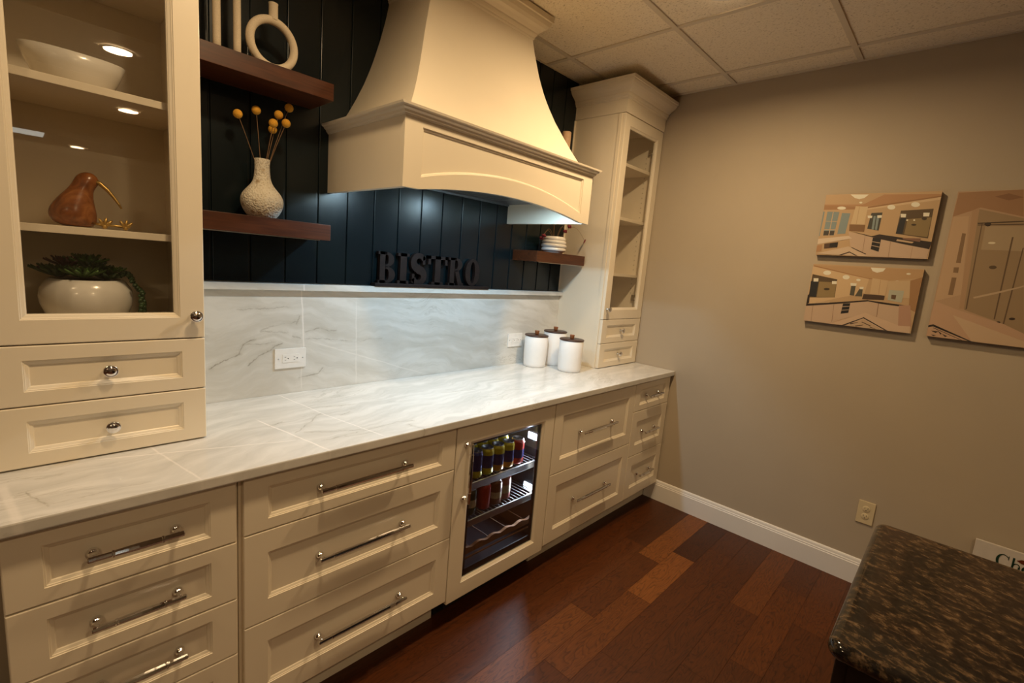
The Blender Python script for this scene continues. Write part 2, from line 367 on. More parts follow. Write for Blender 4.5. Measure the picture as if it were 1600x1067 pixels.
# crown / mantel moulding carried round left side, front and right side
def sweep3(mb, x0, x1, yf, prof, left=True, right=True, yb=0.):
    R = []
    for off, z in prof:
        a = x0-(off if left else 0); b_ = x1+(off if right else 0); y = yf-off
        R.append([(a,yb,z),(a,y,z),(b_,y,z),(b_,yb,z)])
    mb.loops(R, True, True, True)

def pull(parent_front, x, z, span, yf, vertical=False, r=.0066):
    # faceted bar pull on two ball-footed posts; child of its drawer or door front
    m = MB()
    def P(a, y, b): return (x+a, y, z+b) if not vertical else (x+b, y, z+a)
    for s in (-1, 1):
        a = s*span/2
        c = P(a, yf-.005, 0); m.lathe([(.0105,0),(.0115,-.003),(.0112,-.008),(.0085,-.012),(.0060,-.015),(.0050,-.019),(.0050,-.034),(.0066,-.036)], (c[0], yf, c[2]), 'y', 20)
        m.sphere(P(a, yf-.031, 0), .0062, 12, 8)
    ends = span/2+.012; yy = yf-.037
    pts = []; rr = []
    for a, q in ((-ends,r*.8),(-ends+.002,r),(-span/2+.03,r),(-span/2+.031,r*1.3),(-span/2+.035,r*1.3),(-span/2+.036,r*1.12),(-span/2+.06,r*1.25),(0,r*1.3),(span/2-.06,r*1.25),(span/2-.036,r*1.12),(span/2-.035,r*1.3),(span/2-.031,r*1.3),(span/2-.03,r),(ends-.002,r),(ends,r*.8)):
        pts.append(P(a, yy, 0)); rr.append(q)
    m.tube(pts, rr, 8, True, False)
    return m.build('handle', 'chrome', parent_front)
def knob(parent_front, x, z, yf):
    m = MB()
    m.lathe([(.0075,0),(.0075,-.002),(.0048,-.006),(.0044,-.013),(.008,-.018),(.0145,-.0205),(.0165,-.0235),(.0162,-.027),(.0135,-.0295),(.0125,-.0285),(.0115,-.030),(.006,-.0318),(.0005,-.0322)], (x,yf,z), 'y', 28)
    return m.build('knob', 'chrome', parent_front)
K = 2.9; HOOD_W = 5.2
ART_A = [((190,140,98),[(0.001,1.0),(1.0,0.957),(1.0,0.925),(0.381,0.792),(0.299,0.808),(0.0,0.818)]),((204,166,125),[(0.001,1.0),(0.545,0.983),(0.361,0.827),(0.0,0.84)]),((176,128,86),[(0.0,0.826),(0.3,0.801),(0.297,0.752),(0.003,0.753)]),((165,118,76),[(0.381,0.785),(1.0,0.935),(1.0,0.915),(0.386,0.761)]),((225,190,150),[(0.386,0.761),(1.0,0.915),(0.997,0.875),(0.402,0.743)]),((250,238,215),[(0.23,0.994),(0.399,0.984),(0.365,0.931),(0.32,0.912),(0.277,0.935)]),((250,238,215),[(0.213,0.776),(0.21,0.765),(0.199,0.756),(0.183,0.752),(0.165,0.752),(0.147,0.758),(0.134,0.767),(0.129,0.778),(0.132,0.789),(0.143,0.798),(0.159,0.802),(0.178,0.802),(0.195,0.796),(0.207,0.787)]),((250,238,215),[(0.65,0.777),(0.648,0.761),(0.64,0.748),(0.628,0.741),(0.613,0.741),(0.598,0.749),(0.588,0.762),(0.582,0.779),(0.584,0.795),(0.592,0.808),(0.605,0.815),(0.62,0.815),(0.634,0.807),(0.644,0.793)]),((250,238,215),[(0.847,0.81),(0.845,0.794),(0.837,0.782),(0.823,0.775),(0.808,0.776),(0.793,0.783),(0.781,0.796),(0.776,0.813),(0.778,0.829),(0.786,0.841),(0.8,0.848),(0.815,0.847),(0.83,0.839),(0.842,0.826)]),((250,238,215),[(0.354,0.86),(0.353,0.854),(0.35,0.849),(0.345,0.846),(0.338,0.847),(0.332,0.849),(0.328,0.855),(0.325,0.861),(0.326,0.867),(0.33,0.871),(0.335,0.874),(0.342,0.874),(0.348,0.871),(0.352,0.866)]),((140,152,150),[(0.0,0.724),(0.015,0.723),(0.007,0.312),(0.0,0.316)]),((140,152,150),[(0.041,0.723),(0.157,0.713),(0.144,0.33),(0.04,0.328)]),((140,152,150),[(0.184,0.698),(0.263,0.69),(0.25,0.362),(0.175,0.353)]),((70,62,55),[(0.041,0.401),(0.144,0.403),(0.143,0.335),(0.042,0.326)]),((214,178,140),[(0.094,0.714),(0.102,0.714),(0.101,0.329),(0.092,0.329)]),((214,178,140),[(0.042,0.57),(0.157,0.562),(0.156,0.552),(0.041,0.56)]),((214,178,140),[(0.042,0.431),(0.154,0.429),(0.154,0.418),(0.042,0.419)]),((222,190,148),[(0.3,0.801),(0.412,0.791),(0.412,0.506),(0.286,0.52)]),((196,158,116),[(0.333,0.793),(0.338,0.793),(0.339,0.516),(0.334,0.516)]),((140,100,62),[(0.274,0.512),(0.42,0.506),(0.421,0.394),(0.282,0.406)]),((70,68,60),[(0.454,0.693),(0.55,0.698),(0.547,0.417),(0.443,0.444)]),((140,152,150),[(0.479,0.645),(0.498,0.644),(0.503,0.431),(0.483,0.433)]),((140,152,150),[(0.506,0.644),(0.529,0.644),(0.531,0.424),(0.513,0.431)]),((250,238,215),[(0.424,0.652),(0.467,0.649),(0.467,0.613),(0.432,0.611)]),((250,238,215),[(0.509,0.654),(0.549,0.657),(0.551,0.616),(0.516,0.613)]),((96,74,48),[(0.703,0.722),(0.961,0.746),(0.966,0.307),(0.698,0.373)]),((150,124,82),[(0.772,0.595),(0.961,0.619),(0.96,0.327),(0.769,0.361)]),((38,38,42),[(0.712,0.608),(0.759,0.615),(0.754,0.367),(0.698,0.373)]),((250,238,215),[(0.705,0.675),(0.752,0.672),(0.753,0.619),(0.712,0.622)]),((250,238,215),[(0.888,0.688),(0.937,0.687),(0.939,0.633),(0.893,0.633)]),((70,55,38),[(0.853,0.509),(0.851,0.502),(0.846,0.496),(0.838,0.493),(0.829,0.493),(0.82,0.496),(0.813,0.502),(0.81,0.508),(0.812,0.515),(0.817,0.521),(0.825,0.524),(0.835,0.524),(0.843,0.521),(0.85,0.515)]),((70,55,38),[(0.926,0.6),(0.925,0.59),(0.92,0.582),(0.912,0.577),(0.903,0.578),(0.894,0.582),(0.888,0.59),(0.884,0.601),(0.885,0.611),(0.89,0.619),(0.898,0.623),(0.907,0.623),(0.916,0.619),(0.923,0.61)]),((250,238,215),[(0.836,0.578),(0.835,0.574),(0.833,0.57),(0.83,0.568),(0.826,0.568),(0.823,0.57),(0.82,0.574),(0.819,0.579),(0.819,0.583),(0.821,0.587),(0.824,0.589),(0.828,0.589),(0.832,0.587),(0.834,0.583)]),((250,238,215),[(0.779,0.579),(0.778,0.574),(0.776,0.57),(0.773,0.568),(0.769,0.568),(0.766,0.57),(0.763,0.574),(0.761,0.579),(0.762,0.583),(0.764,0.587),(0.767,0.589),(0.771,0.589),(0.775,0.587),(0.777,0.583)]),((212,178,150),[(0.279,0.396),(0.577,0.28),(0.994,0.151),(0.989,0.0),(0.491,0.008),(0.321,0.157)]),((48,34,28),[(0.282,0.409),(0.495,0.326),(0.561,0.358),(1.0,0.257),(0.994,0.148),(0.779,0.213),(0.577,0.283),(0.463,0.328)]),((214,178,140),[(0.719,0.288),(0.861,0.25),(0.849,0.229),(0.715,0.261)]),((214,178,140),[(0.41,0.38),(0.467,0.367),(0.461,0.353),(0.412,0.366)]),((140,100,80),[(0.761,0.307),(0.911,0.305),(0.91,0.252),(0.77,0.287)]),((30,26,26),[(0.509,0.303),(0.584,0.292),(0.584,0.084),(0.51,0.121)]),((212,178,150),[(0.51,0.247),(0.581,0.228),(0.582,0.218),(0.51,0.237)]),((212,178,150),[(0.51,0.187),(0.583,0.163),(0.583,0.153),(0.511,0.177)]),((150,112,84),[(0.668,0.243),(0.671,0.243),(0.678,0.0),(0.675,0.0)]),((150,112,84),[(0.858,0.17),(0.86,0.17),(0.862,0.0),(0.86,0.0)]),((150,112,84),[(0.436,0.324),(0.439,0.325),(0.445,0.064),(0.442,0.064)]),((232,205,178),[(0.0,0.267),(0.286,0.327),(0.324,0.286),(0.0,0.177)]),((190,140,98),[(0.0,0.155),(0.048,0.173),(0.051,0.061),(0.0,0.05)]),((90,60,40),[(0.068,0.188),(0.198,0.223),(0.199,0.136),(0.073,0.107)]),((22,18,18),[(0.122,0.198),(0.199,0.216),(0.199,0.136),(0.124,0.132)]),((222,190,160),[(0.0,0.018),(0.305,0.156),(0.498,0.011),(0.451,0.005)]),((60,42,34),[(0.229,0.012),(0.322,0.073),(0.403,0.011),(0.387,0.007),(0.324,0.056),(0.255,0.008)]),((60,42,34),[(0.331,0.147),(0.479,0.045),(0.472,0.035),(0.334,0.136)])]
ART_B = [((200,158,114),[(0.0,0.979),(1.0,0.989),(0.994,0.866),(0.725,0.793),(0.585,0.804),(0.016,0.936)]),((176,126,82),[(0.012,0.973),(0.537,0.813),(0.693,0.803),(0.562,0.799),(0.0,0.942)]),((224,186,142),[(0.0,0.956),(0.554,0.798),(0.539,0.568),(0.288,0.44),(0.0,0.268)]),((250,238,215),[(0.549,0.986),(0.681,0.985),(0.664,0.934),(0.613,0.907),(0.571,0.931)]),((250,238,215),[(0.191,0.863),(0.189,0.846),(0.18,0.832),(0.165,0.823),(0.148,0.821),(0.131,0.827),(0.119,0.839),(0.113,0.854),(0.116,0.871),(0.125,0.885),(0.14,0.894),(0.157,0.896),(0.174,0.89),(0.186,0.878)]),((250,238,215),[(0.375,0.809),(0.373,0.793),(0.366,0.779),(0.353,0.77),(0.338,0.769),(0.324,0.774),(0.314,0.786),(0.309,0.801),(0.31,0.817),(0.318,0.831),(0.331,0.84),(0.345,0.841),(0.359,0.836),(0.37,0.824)]),((250,238,215),[(0.836,0.772),(0.834,0.757),(0.826,0.743),(0.814,0.735),(0.799,0.733),(0.785,0.738),(0.775,0.749),(0.77,0.763),(0.771,0.779),(0.779,0.792),(0.792,0.8),(0.806,0.802),(0.82,0.797),(0.831,0.786)]),((250,238,215),[(0.9,0.92),(0.899,0.914),(0.894,0.908),(0.887,0.905),(0.879,0.904),(0.871,0.906),(0.865,0.91),(0.863,0.916),(0.864,0.922),(0.868,0.927),(0.876,0.931),(0.884,0.931),(0.892,0.93),(0.897,0.925)]),((250,238,215),[(0.481,0.774),(0.48,0.766),(0.475,0.758),(0.467,0.753),(0.458,0.752),(0.45,0.755),(0.444,0.761),(0.441,0.77),(0.442,0.779),(0.446,0.786),(0.454,0.791),(0.463,0.792),(0.471,0.789),(0.478,0.783)]),((96,74,48),[(0.01,0.82),(0.263,0.758),(0.27,0.452),(0.008,0.411)]),((36,36,38),[(0.005,0.697),(0.084,0.714),(0.083,0.43),(0.015,0.435)]),((158,130,86),[(0.09,0.7),(0.26,0.706),(0.266,0.451),(0.092,0.432)]),((250,238,215),[(0.028,0.75),(0.077,0.756),(0.08,0.698),(0.033,0.693)]),((250,238,215),[(0.215,0.723),(0.262,0.729),(0.264,0.68),(0.22,0.674)]),((70,55,38),[(0.208,0.586),(0.206,0.577),(0.198,0.568),(0.187,0.563),(0.173,0.561),(0.161,0.563),(0.152,0.569),(0.148,0.578),(0.15,0.587),(0.157,0.596),(0.169,0.601),(0.182,0.603),(0.195,0.601),(0.204,0.595)]),((90,84,70),[(0.405,0.68),(0.447,0.671),(0.448,0.51),(0.407,0.511)]),((90,84,70),[(0.49,0.648),(0.515,0.648),(0.522,0.507),(0.457,0.504)]),((250,238,215),[(0.393,0.715),(0.451,0.715),(0.451,0.672),(0.4,0.668)]),((250,238,215),[(0.483,0.661),(0.521,0.666),(0.521,0.626),(0.489,0.624)]),((220,184,142),[(0.583,0.818),(0.725,0.793),(0.721,0.552),(0.588,0.56)]),((180,138,98),[(0.656,0.799),(0.659,0.799),(0.667,0.558),(0.664,0.557)]),((176,130,88),[(0.907,0.815),(0.999,0.881),(1.0,0.337),(0.942,0.378)]),((214,180,140),[(0.726,0.786),(0.907,0.815),(0.93,0.543),(0.732,0.525)]),((80,58,42),[(0.533,0.552),(0.721,0.552),(0.721,0.481),(0.527,0.464)]),((190,185,165),[(0.749,0.648),(0.875,0.652),(0.873,0.464),(0.751,0.486)]),((110,80,56),[(0.776,0.575),(0.817,0.574),(0.817,0.504),(0.779,0.512)]),((212,178,150),[(0.0,0.266),(0.585,0.444),(0.894,0.412),(0.884,0.1),(0.666,0.212),(0.591,0.241),(0.369,0.093),(0.267,0.0),(0.001,0.0)]),((48,34,28),[(0.0,0.298),(0.287,0.372),(0.576,0.457),(0.6,0.454),(0.907,0.428),(0.906,0.4),(0.706,0.414),(0.586,0.437),(0.29,0.342),(0.0,0.259)]),((48,34,28),[(0.0,0.454),(0.019,0.475),(0.027,0.32),(0.0,0.29)]),((214,178,140),[(0.096,0.347),(0.235,0.378),(0.228,0.354),(0.094,0.324)]),((30,26,26),[(0.361,0.362),(0.428,0.381),(0.427,0.217),(0.356,0.188)]),((212,178,150),[(0.36,0.314),(0.426,0.333),(0.427,0.324),(0.359,0.305)]),((212,178,150),[(0.358,0.253),(0.425,0.273),(0.425,0.264),(0.357,0.244)]),((150,112,84),[(0.069,0.281),(0.073,0.281),(0.082,0.002),(0.079,0.002)]),((150,112,84),[(0.274,0.335),(0.277,0.336),(0.289,0.038),(0.285,0.037)]),((150,112,84),[(0.678,0.417),(0.684,0.417),(0.69,0.203),(0.685,0.202)]),((222,186,156),[(0.002,0.0),(0.267,0.0),(0.583,0.247),(0.892,0.102),(0.986,0.109),(0.992,0.0),(0.395,0.0)]),((196,150,124),[(0.856,0.419),(0.95,0.435),(0.993,0.11),(0.884,0.1)]),((46,34,28),[(0.387,0.0),(0.575,0.172),(0.805,0.0),(0.783,0.0),(0.574,0.154),(0.413,0.0)]),((206,172,140),[(0.429,0.003),(0.576,0.141),(0.767,0.0)]),((90,66,48),[(0.458,0.044),(0.536,0.083),(0.529,0.07),(0.468,0.031)]),((90,66,48),[(0.567,0.097),(0.652,0.049),(0.645,0.039),(0.564,0.086)]),((90,66,48),[(0.51,0.018),(0.588,0.05),(0.581,0.037),(0.52,0.008)]),((90,66,48),[(0.646,0.033),(0.704,0.003),(0.698,0.0),(0.643,0.021)])]
ART_C = [((172,128,92),[(0.005,0.993),(0.275,1.0),(0.302,0.83),(0.116,0.892),(0.082,0.873),(0.001,0.832)]),((150,106,74),[(0.164,0.961),(0.219,0.979),(0.284,0.952),(0.226,0.934)]),((206,168,132),[(0.005,0.832),(0.073,0.837),(0.118,0.308),(0.005,0.251)]),((190,150,114),[(0.082,0.873),(0.109,0.892),(0.15,0.216),(0.122,0.212)]),((146,112,80),[(0.06,0.723),(0.077,0.72),(0.083,0.521),(0.062,0.522)]),((146,112,80),[(0.057,0.491),(0.08,0.493),(0.082,0.454),(0.059,0.455)]),((146,112,80),[(0.058,0.422),(0.08,0.422),(0.081,0.301),(0.059,0.301)]),((168,138,104),[(0.111,0.882),(0.304,0.82),(0.416,0.09),(0.329,0.137),(0.144,0.209)]),((186,158,124),[(0.154,0.77),(0.311,0.771),(0.335,0.614),(0.158,0.616)]),((110,84,60),[(0.135,0.79),(0.139,0.79),(0.157,0.217),(0.151,0.21)]),((110,84,60),[(0.274,0.701),(0.281,0.702),(0.286,0.162),(0.28,0.166)]),((110,84,60),[(0.327,0.634),(0.332,0.634),(0.328,0.139),(0.322,0.141)]),((48,34,28),[(0.177,0.782),(0.174,0.772),(0.164,0.768),(0.154,0.772),(0.148,0.782),(0.15,0.792),(0.16,0.796),(0.171,0.792)]),((80,60,42),[(0.117,0.792),(0.306,0.805),(0.307,0.798),(0.119,0.784)]),((80,60,42),[(0.119,0.78),(0.309,0.786),(0.31,0.781),(0.12,0.774)]),((96,76,54),[(0.242,0.504),(0.24,0.497),(0.233,0.492),(0.222,0.491),(0.213,0.495),(0.209,0.502),(0.211,0.509),(0.219,0.514),(0.229,0.515),(0.238,0.511)]),((245,225,190),[(0.213,0.662),(0.21,0.657),(0.203,0.654),(0.193,0.654),(0.185,0.656),(0.181,0.66),(0.184,0.665),(0.191,0.668),(0.201,0.668),(0.209,0.666)]),((60,42,32),[(0.368,0.18),(0.365,0.173),(0.356,0.169),(0.346,0.17),(0.341,0.175),(0.344,0.182),(0.353,0.186),(0.363,0.185)]),((60,42,32),[(0.312,0.148),(0.31,0.143),(0.304,0.141),(0.298,0.141),(0.295,0.145),(0.296,0.15),(0.303,0.153),(0.309,0.152)]),((206,174,140),[(0.172,0.299),(0.348,0.385),(0.369,0.398),(0.37,0.388),(0.267,0.331),(0.177,0.289)]),((208,166,134),[(0.005,0.251),(0.124,0.201),(0.329,0.137),(0.416,0.09),(0.431,0.0),(0.0,0.0)]),((216,180,146),[(0.101,0.165),(0.424,0.041),(0.43,0.001),(0.211,0.0)]),((44,34,28),[(0.0,0.077),(0.022,0.087),(0.211,0.0),(0.195,0.0),(0.022,0.072),(0.0,0.062)]),((44,34,28),[(0.023,0.062),(0.026,0.065),(0.17,0.0),(0.163,0.0)]),((60,46,38),[(0.017,0.041),(0.054,0.042),(0.041,0.028)]),((60,46,38),[(0.045,0.051),(0.071,0.028),(0.065,0.021)]),((60,46,38),[(0.071,0.028),(0.098,0.016),(0.088,0.009)]),((60,46,38),[(0.021,0.014),(0.047,0.013),(0.034,0.005)])]
# ------------------------------------------------------------------ camera
CAM = Vector((-3.0262033,-1.99617926,1.51525166)); yaw, pit, rol = .82029836, -.15764254, .08406915
Fv = Vector((sin(yaw)*cos(pit), cos(yaw)*cos(pit), sin(pit)))
Rv = Vector((cos(yaw), -sin(yaw), 0)); Uv = Rv.cross(Fv)
R2 = Rv*cos(rol)+Uv*sin(rol); U2 = -Rv*sin(rol)+Uv*cos(rol)
cam = bpy.data.cameras.new('camera'); co = bpy.data.objects.new('camera', cam); COL.objects.link(co)
cam.sensor_fit = 'HORIZONTAL'; cam.sensor_width = 36; cam.lens = 748.048/1600*36; cam.clip_start = .02
mw = Matrix((R2, U2, -Fv)).transposed().to_4x4(); mw.translation = CAM; co.matrix_world = mw
SC.camera = co

H = 2.666; XL, YF = -7.5, -9.5
X0, X12, X23, X34, X45, X5 = -3.07, -2.618, -1.852, -1.233, -.464, -.012
YD = -.652; ZC = .914

# ------------------------------------------------------------------ room shell
def floor_():
    m = MB(); cols = []
    joints = {-.651:[-2.4,-1.2,-.35], -.777:[-2.75,-1.535,-.60], -.902:[-3.2,-2.0,-1.305,-.686], -1.027:[-3.3,-2.3,-1.65,-1.02,-.52], -1.150:[-2.6,-1.44,-.31],
              -1.277:[-3.0,-1.86,-.58], -1.406:[-2.5,-1.25,-.70], -1.535:[-2.9,-2.0,-1.065,-.356], -1.662:[-2.4,-1.5,-.62]}
    tones = {(-.902,-.686):.88,(-1.027,-1.02):.95,(-1.027,-.52):.12,(-1.277,-.58):.30,(-1.406,-.70):.62,(-.902,-1.305):.40,(-.777,-1.535):.45,(-1.150,-1.44):.35,(-1.027,-1.65):.62,
             (-.902,-2.0):.70,(-1.150,-.31):.30,(-.777,-.60):.22,(-.651,-1.2):.35,(-1.535,-1.065):.52,(-1.535,-.356):.35}
    W = .1262; ys = [-.651-W*k for k in range(-6, 71)]
    keys = sorted(joints, reverse=True)
    for yt in ys:
        near = [k for k in keys if abs(k-yt) < .03]
        js = list(joints[near[0]]) if near else None
        if js is None:
            js = []; x = XL+random.random()*.9
            while x < -.2: js.append(x); x += random.uniform(.35,1.2)
        else:
            x = js[0]-random.uniform(.5,1.1)
            while x > XL: js.insert(0, x); x -= random.uniform(.4,1.2)
        js = [XL]+sorted(js)+[0.]
        for a, b in zip(js[:-1], js[1:]):
            y0, y1 = max(yt-W, YF), min(yt, 0)
            if y1 <= y0: continue
            e = .0006
            m.add([(a+e,y0+e,0),(b-e,y0+e,0),(b-e,y1-e,0),(a+e,y1-e,0)], [(0,1,2,3)])
            t = random.uniform(.12,.72) if yt < -.66 else random.uniform(.05,.25)  # rows beneath the cabinets: shade put into the plank colour as darker tones
            if near: t = tones.get((near[0], a), random.uniform(.25,.6))
            cols.append((t, random.random(), random.random()))
    m.add([(XL,YF,-.002),(0,YF,-.002),(0,0,-.002),(XL,0,-.002)], [(0,1,2,3)]); cols.append((0,.5,.5))
    m.add([(XL,YF,-.05),(XL,0,-.05),(0,0,-.05),(0,YF,-.05)], [(0,1,2,3)]); cols.append((0,.5,.5))
    return struct(m.build('floor', 'floor', attr=('plank', cols)))
fl = floor_()
# normals up on every plank
for p in fl.data.polygons:
    if p.normal.z < 0 and p.center.z > -.01: p.flip()
fl.data.update()
struct(MB().box(XL-.1, .1, 0, .1, 0, H+.1).build('wall_back', 'wall'))
struct(MB().box(0, .1, YF, 0, 0, H+.1).build('wall_right', 'wall'))
struct(MB().box(XL-.1, XL, YF, 0, 0, H+.1).build('wall_left', 'wall'))
struct(MB().box(XL-.1, .1, YF-.1, YF, 0, H+.1).build('wall_front', 'wall'))
# ceiling: tiles sit a little above the T-bar faces
struct(MB().box(XL, 0, YF, 0, H+.006, H+.05).build('ceiling', 'tile'))
g = MB(); T = .6096
x = -.190
while x > XL: g.box(x-.012, x+.012, YF, 0, H, H+.006); x -= T
y = -.185
while y > YF: g.box(XL, 0, y-.012, y+.012, H-.0004, H+.006); y -= T
g.box(XL, 0, -.018, 0, H-.001, H+.006); g.box(-.018, 0, YF, 0, H-.001, H+.006)
struct(g.build('trim_1', 'tbar'))
# tongue-and-groove green planking on the back wall
pl = MB(); Wp = .1277; xs = []
x = -.979
while x < -.48: x += Wp
gx = []
x = -.979+Wp*4
while x > -2.70: gx.append(x); x -= Wp
gx = [v for v in gx if v < -.482]
edges = [-.479]+gx+[-2.640]
for a, b in zip(edges[:-1], edges[1:]):
    b0, a0 = b, a
    poly = [(b0,-.0),(b0,-.006),(b0+.0022,-.006),(b0+.0045,-.0105),(b0+.006,-.011),(a0-.006,-.011),(a0-.0045,-.0105),(a0-.0022,-.006),(a0,-.006),(a0,0)]
    if a-b < .02: continue
    pl.prism(poly, 1.372, H-.001, 'xy')
struct(pl.build('trim_2', 'green'))
# baseboards
def base_prof(): return [(0,0),(.015,0),(.015,.108),(.0125,.112),(.0125,.118),(.010,.122),(.0085,.132),(.006,.138),(.002,.1405),(0,.1405)]
bp = MB(); L_ = [[(-d, yy, z) for d, z in base_prof()] for yy in (YF, -.568)]; bp.loops(L_, True, True, True)
struct(bp.build('baseboard_right', 'white'))

# ------------------------------------------------------------------ base cabinets
def toe(mb, x0, x1): mb.box(x0, x1, -.564, -.548, 0.001, .118)
def base_cab(x0, x1, rows, label, span, cab_label, dlabels, full=False):
    t = thing('drawer_cabinet', ((x0+x1)/2, -.33, 0), cab_label, 'cabinet')
    m = MB(); m.box(x0+.001, x1-.001, -.6318, -.021, .113, .8825); m.build('body', 'paint', t, bevel=.001)
    m = MB(); toe(m, x0+.001, x1-.001)
    m.box(x0+.001, x0+.017, -.548, -.03, .001, .113); m.box(x1-.017, x1-.001, -.548, -.03, .001, .113); m.build('toe_kick', 'paint', t)
    e = .0022; xa = x0+(.009 if x0 > -3 and abs(x0-X12) < .001 else e); xb = x1-(.009 if abs(x1-X12) < .001 else e)
    for (z1, z0, sr) in rows:
        d = MB(); panel(d, xa, xb, z0+e*.7, z1-e*.7, YD, .062 if (x1-x0) < .6 else .064, sr)
        do = d.build('drawer', 'paint', t)
        pull(do, (x0+x1)/2, (z0+z1)/2, span, YD+.009)
    return t
base_cab(X0, X12, [(.876,.700,.036),(.700,.526,.036),(.526,.352,.036),(.352,.128,.050)], None, .160,
  'cream base cabinet with four equal shallow drawers at the left end of the counter', None)
base_cab(X12, X23, [(.876,.706,.034),(.706,.416,.068),(.416,.128,.068)], None, .306,
  'wide cream base cabinet with one shallow and two deep drawers beside the glass-fronted cooler', None)
base_cab(X34, X45, [(.876,.507,.068),(.507,.128,.068)], None, .306,
  'cream base cabinet with two very deep drawers to the right of the cooler', None)
base_cab(X45, X5, [(.876,.700,.036),(.700,.411,.066),(.411,.128,.064)], None, .156,
  'narrow cream three-drawer base cabinet in the corner against the beige wall', None)

# ------------------------------------------------------------------ beverage cooler
ck = thing('beverage_cooler', ((X23+X34)/2, -.33, 0), 'built-in drinks cooler with cream framed glass door and lit shelves of cans', 'cooler')
a, b = X23+.004, X34-.004
m = MB()  # open-fronted box
m.box(a+.01, a+.028, -.628, -.03, .14, .872); m.box(b-.028, b-.01, -.628, -.03, .14, .872)
m.box(a+.028, b-.028, -.05, -.03, .14, .872); m.box(a+.028, b-.028, -.628, -.05, .14, .165); m.box(a+.028, b-.028, -.628, -.05, .850, .872)
m.build('housing', 'liner', ck)
m = MB(); m.box(a+.01, b-.01, -.56, -.03, .004, .139); m.box(a+.04, b-.04, -.585, -.561, .03, .139); m.build('plinth', 'black', ck)
d = MB(); panel(d, a, b, .110, .8745, YD, .070, .070, hole=True); do = d.build('door', 'paint', ck)
m = MB(); m.box(a+.080, b-.080, YD+.009, YD+.013, .192, .792); gl = m.build('glass_pane', 'smoked', do)
m = MB()
i0, i1, j0, j1 = a+.0836, b-.0836, .1936, .791
for (p, q, r_, s_) in ((i0,i0+.016,j0,j1),(i1-.016,i1,j0,j1),(i0,i1,j0,j0+.03),(i0,i1,j1-.01,j1)): m.box(p,q,YD+.0145,YD+.020,r_,s_)
m.build('gasket', 'black', do)
pull(do, a+.048, .686, .228, YD, vertical=True)
for z in (.585, .415):
    m = MB()
    for k in range(22):
        xx = a+.05+k*(b-a-.10)/21; m.tube([(xx,-.599,z-.001),(xx,-.07,z-.001)], .0014, 6)
    m.box(a+.032, b-.032, -.075, -.068, z-.006, z+.002)
    ws = m.build('wire_shelf', 'steel_dim', ck)
    m = MB(); m.box(a+.032, b-.032, -.606, -.600, z-.028, z+.006, .0015)
    m.tube([(a+.035,-.606,z+.004),(b-.060,-.606,z+.004),(b-.045,-.600,z+.004),(b-.038,-.585,z+.004),(b-.036,-.08,z+.004)], .0035, 8)
    m.build('front_rail', 'steel', ws, label='polished steel front rail')
m = MB()
pts = []
n = 60
for k in range(n+1):
    u = k/n; xx = a+.032+(b-a-.064)*u; pts.append((xx, .287+.005*cos(u*2*pi*6)))
poly = pts+[(b-.032,.245),(a+.032,.245)]
for k in range(n):
    m.loops([[(pts[k][0],-.602,pts[k][1]),(pts[k+1][0],-.602,pts[k+1][1]),(pts[k+1][0],-.602,.258),(pts[k][0],-.602,.258)],
             [(pts[k][0],-.588,pts[k][1]),(pts[k+1][0],-.588,pts[k+1][1]),(pts[k+1][0],-.588,.258),(pts[k][0],-.588,.258)]], True, True, True)
m.box(a+.032, b-.032, -.606, -.600, .238, .244)
for k in range(5):
    xx = a+.06+k*(b-a-.12)/4; m.tube([(xx,-.588,.262),(xx,-.07,.262)], .0015, 6)
m.build('wine_rack', 'oak', ck, label='scalloped wooden bottle rack')
for z in (.690, .425):
    m = MB(); m.box(b-.0335, b-.0285, -.578, -.522, z-.016, z+.016, .002); m.build('light', 'cooler_led', ck)
    ld = bpy.data.lights.new('cooler_lamp', 'AREA'); ld.shape = 'RECTANGLE'; ld.size = .05; ld.size_y = .03; ld.energy = 3.2; ld.color = (.78,.88,1)
    lo = bpy.data.objects.new('cooler_lamp', ld); COL.objects.link(lo); lo.location = (b-.036,-.575,z); lo.rotation_euler = (0, radians(90), 0)

# drinks cans, each one a thing standing on a cooler shelf
def can(x, y, z, h, r, bands, label, group):
    t = thing('drink_can', (x,y,z), label, 'can', group)
    names = []; 
    m = MB(); mats = []
    zz = z+.004
    for k, (frac, mat) in enumerate(bands):
        if mat not in mats: mats.append(mat)
        m.cur = mats.index(mat); z2 = z+.006+(h-.022)*frac
        if k == 0: m.lathe([(r*.72,z+.0005),(r*.80,z+.003),(r,zz+.006),(r,z2)], (x,y,0), 'z', 24, True, False)
        else: m.lathe([(r,zz),(r,z2)], (x,y,0), 'z', 24, False, False)
        zz = z2
    m.cur = len(mats)-1 if mats[-1] == bands[-1][1] else mats.index(bands[-1][1])
    m.lathe([(r,zz),(r*.97,z+h-.012),(r*.84,z+h-.004)], (x,y,0), 'z', 24, False, False)
    m.build('body', mats[0], t, mats=mats)
    m = MB(); m.lathe([(r*.84,z+h-.004),(r*.86,z+h-.001),(r*.84,z+h),(r*.78,z+h-.001),(r*.76,z+h-.005),(.0005,z+h-.005)], (x,y,0), 'z', 24, False, False)
    m.sphere((x,y-.006,z+h-.0035), .007, 10, 6, (1,1.3,.25)); m.build('lid', 'steel', t)
    return t
YB = [(.22,'can_yellow'),(.30,'can_orange'),(.78,'can_blue'),(1,'can_yellow')]
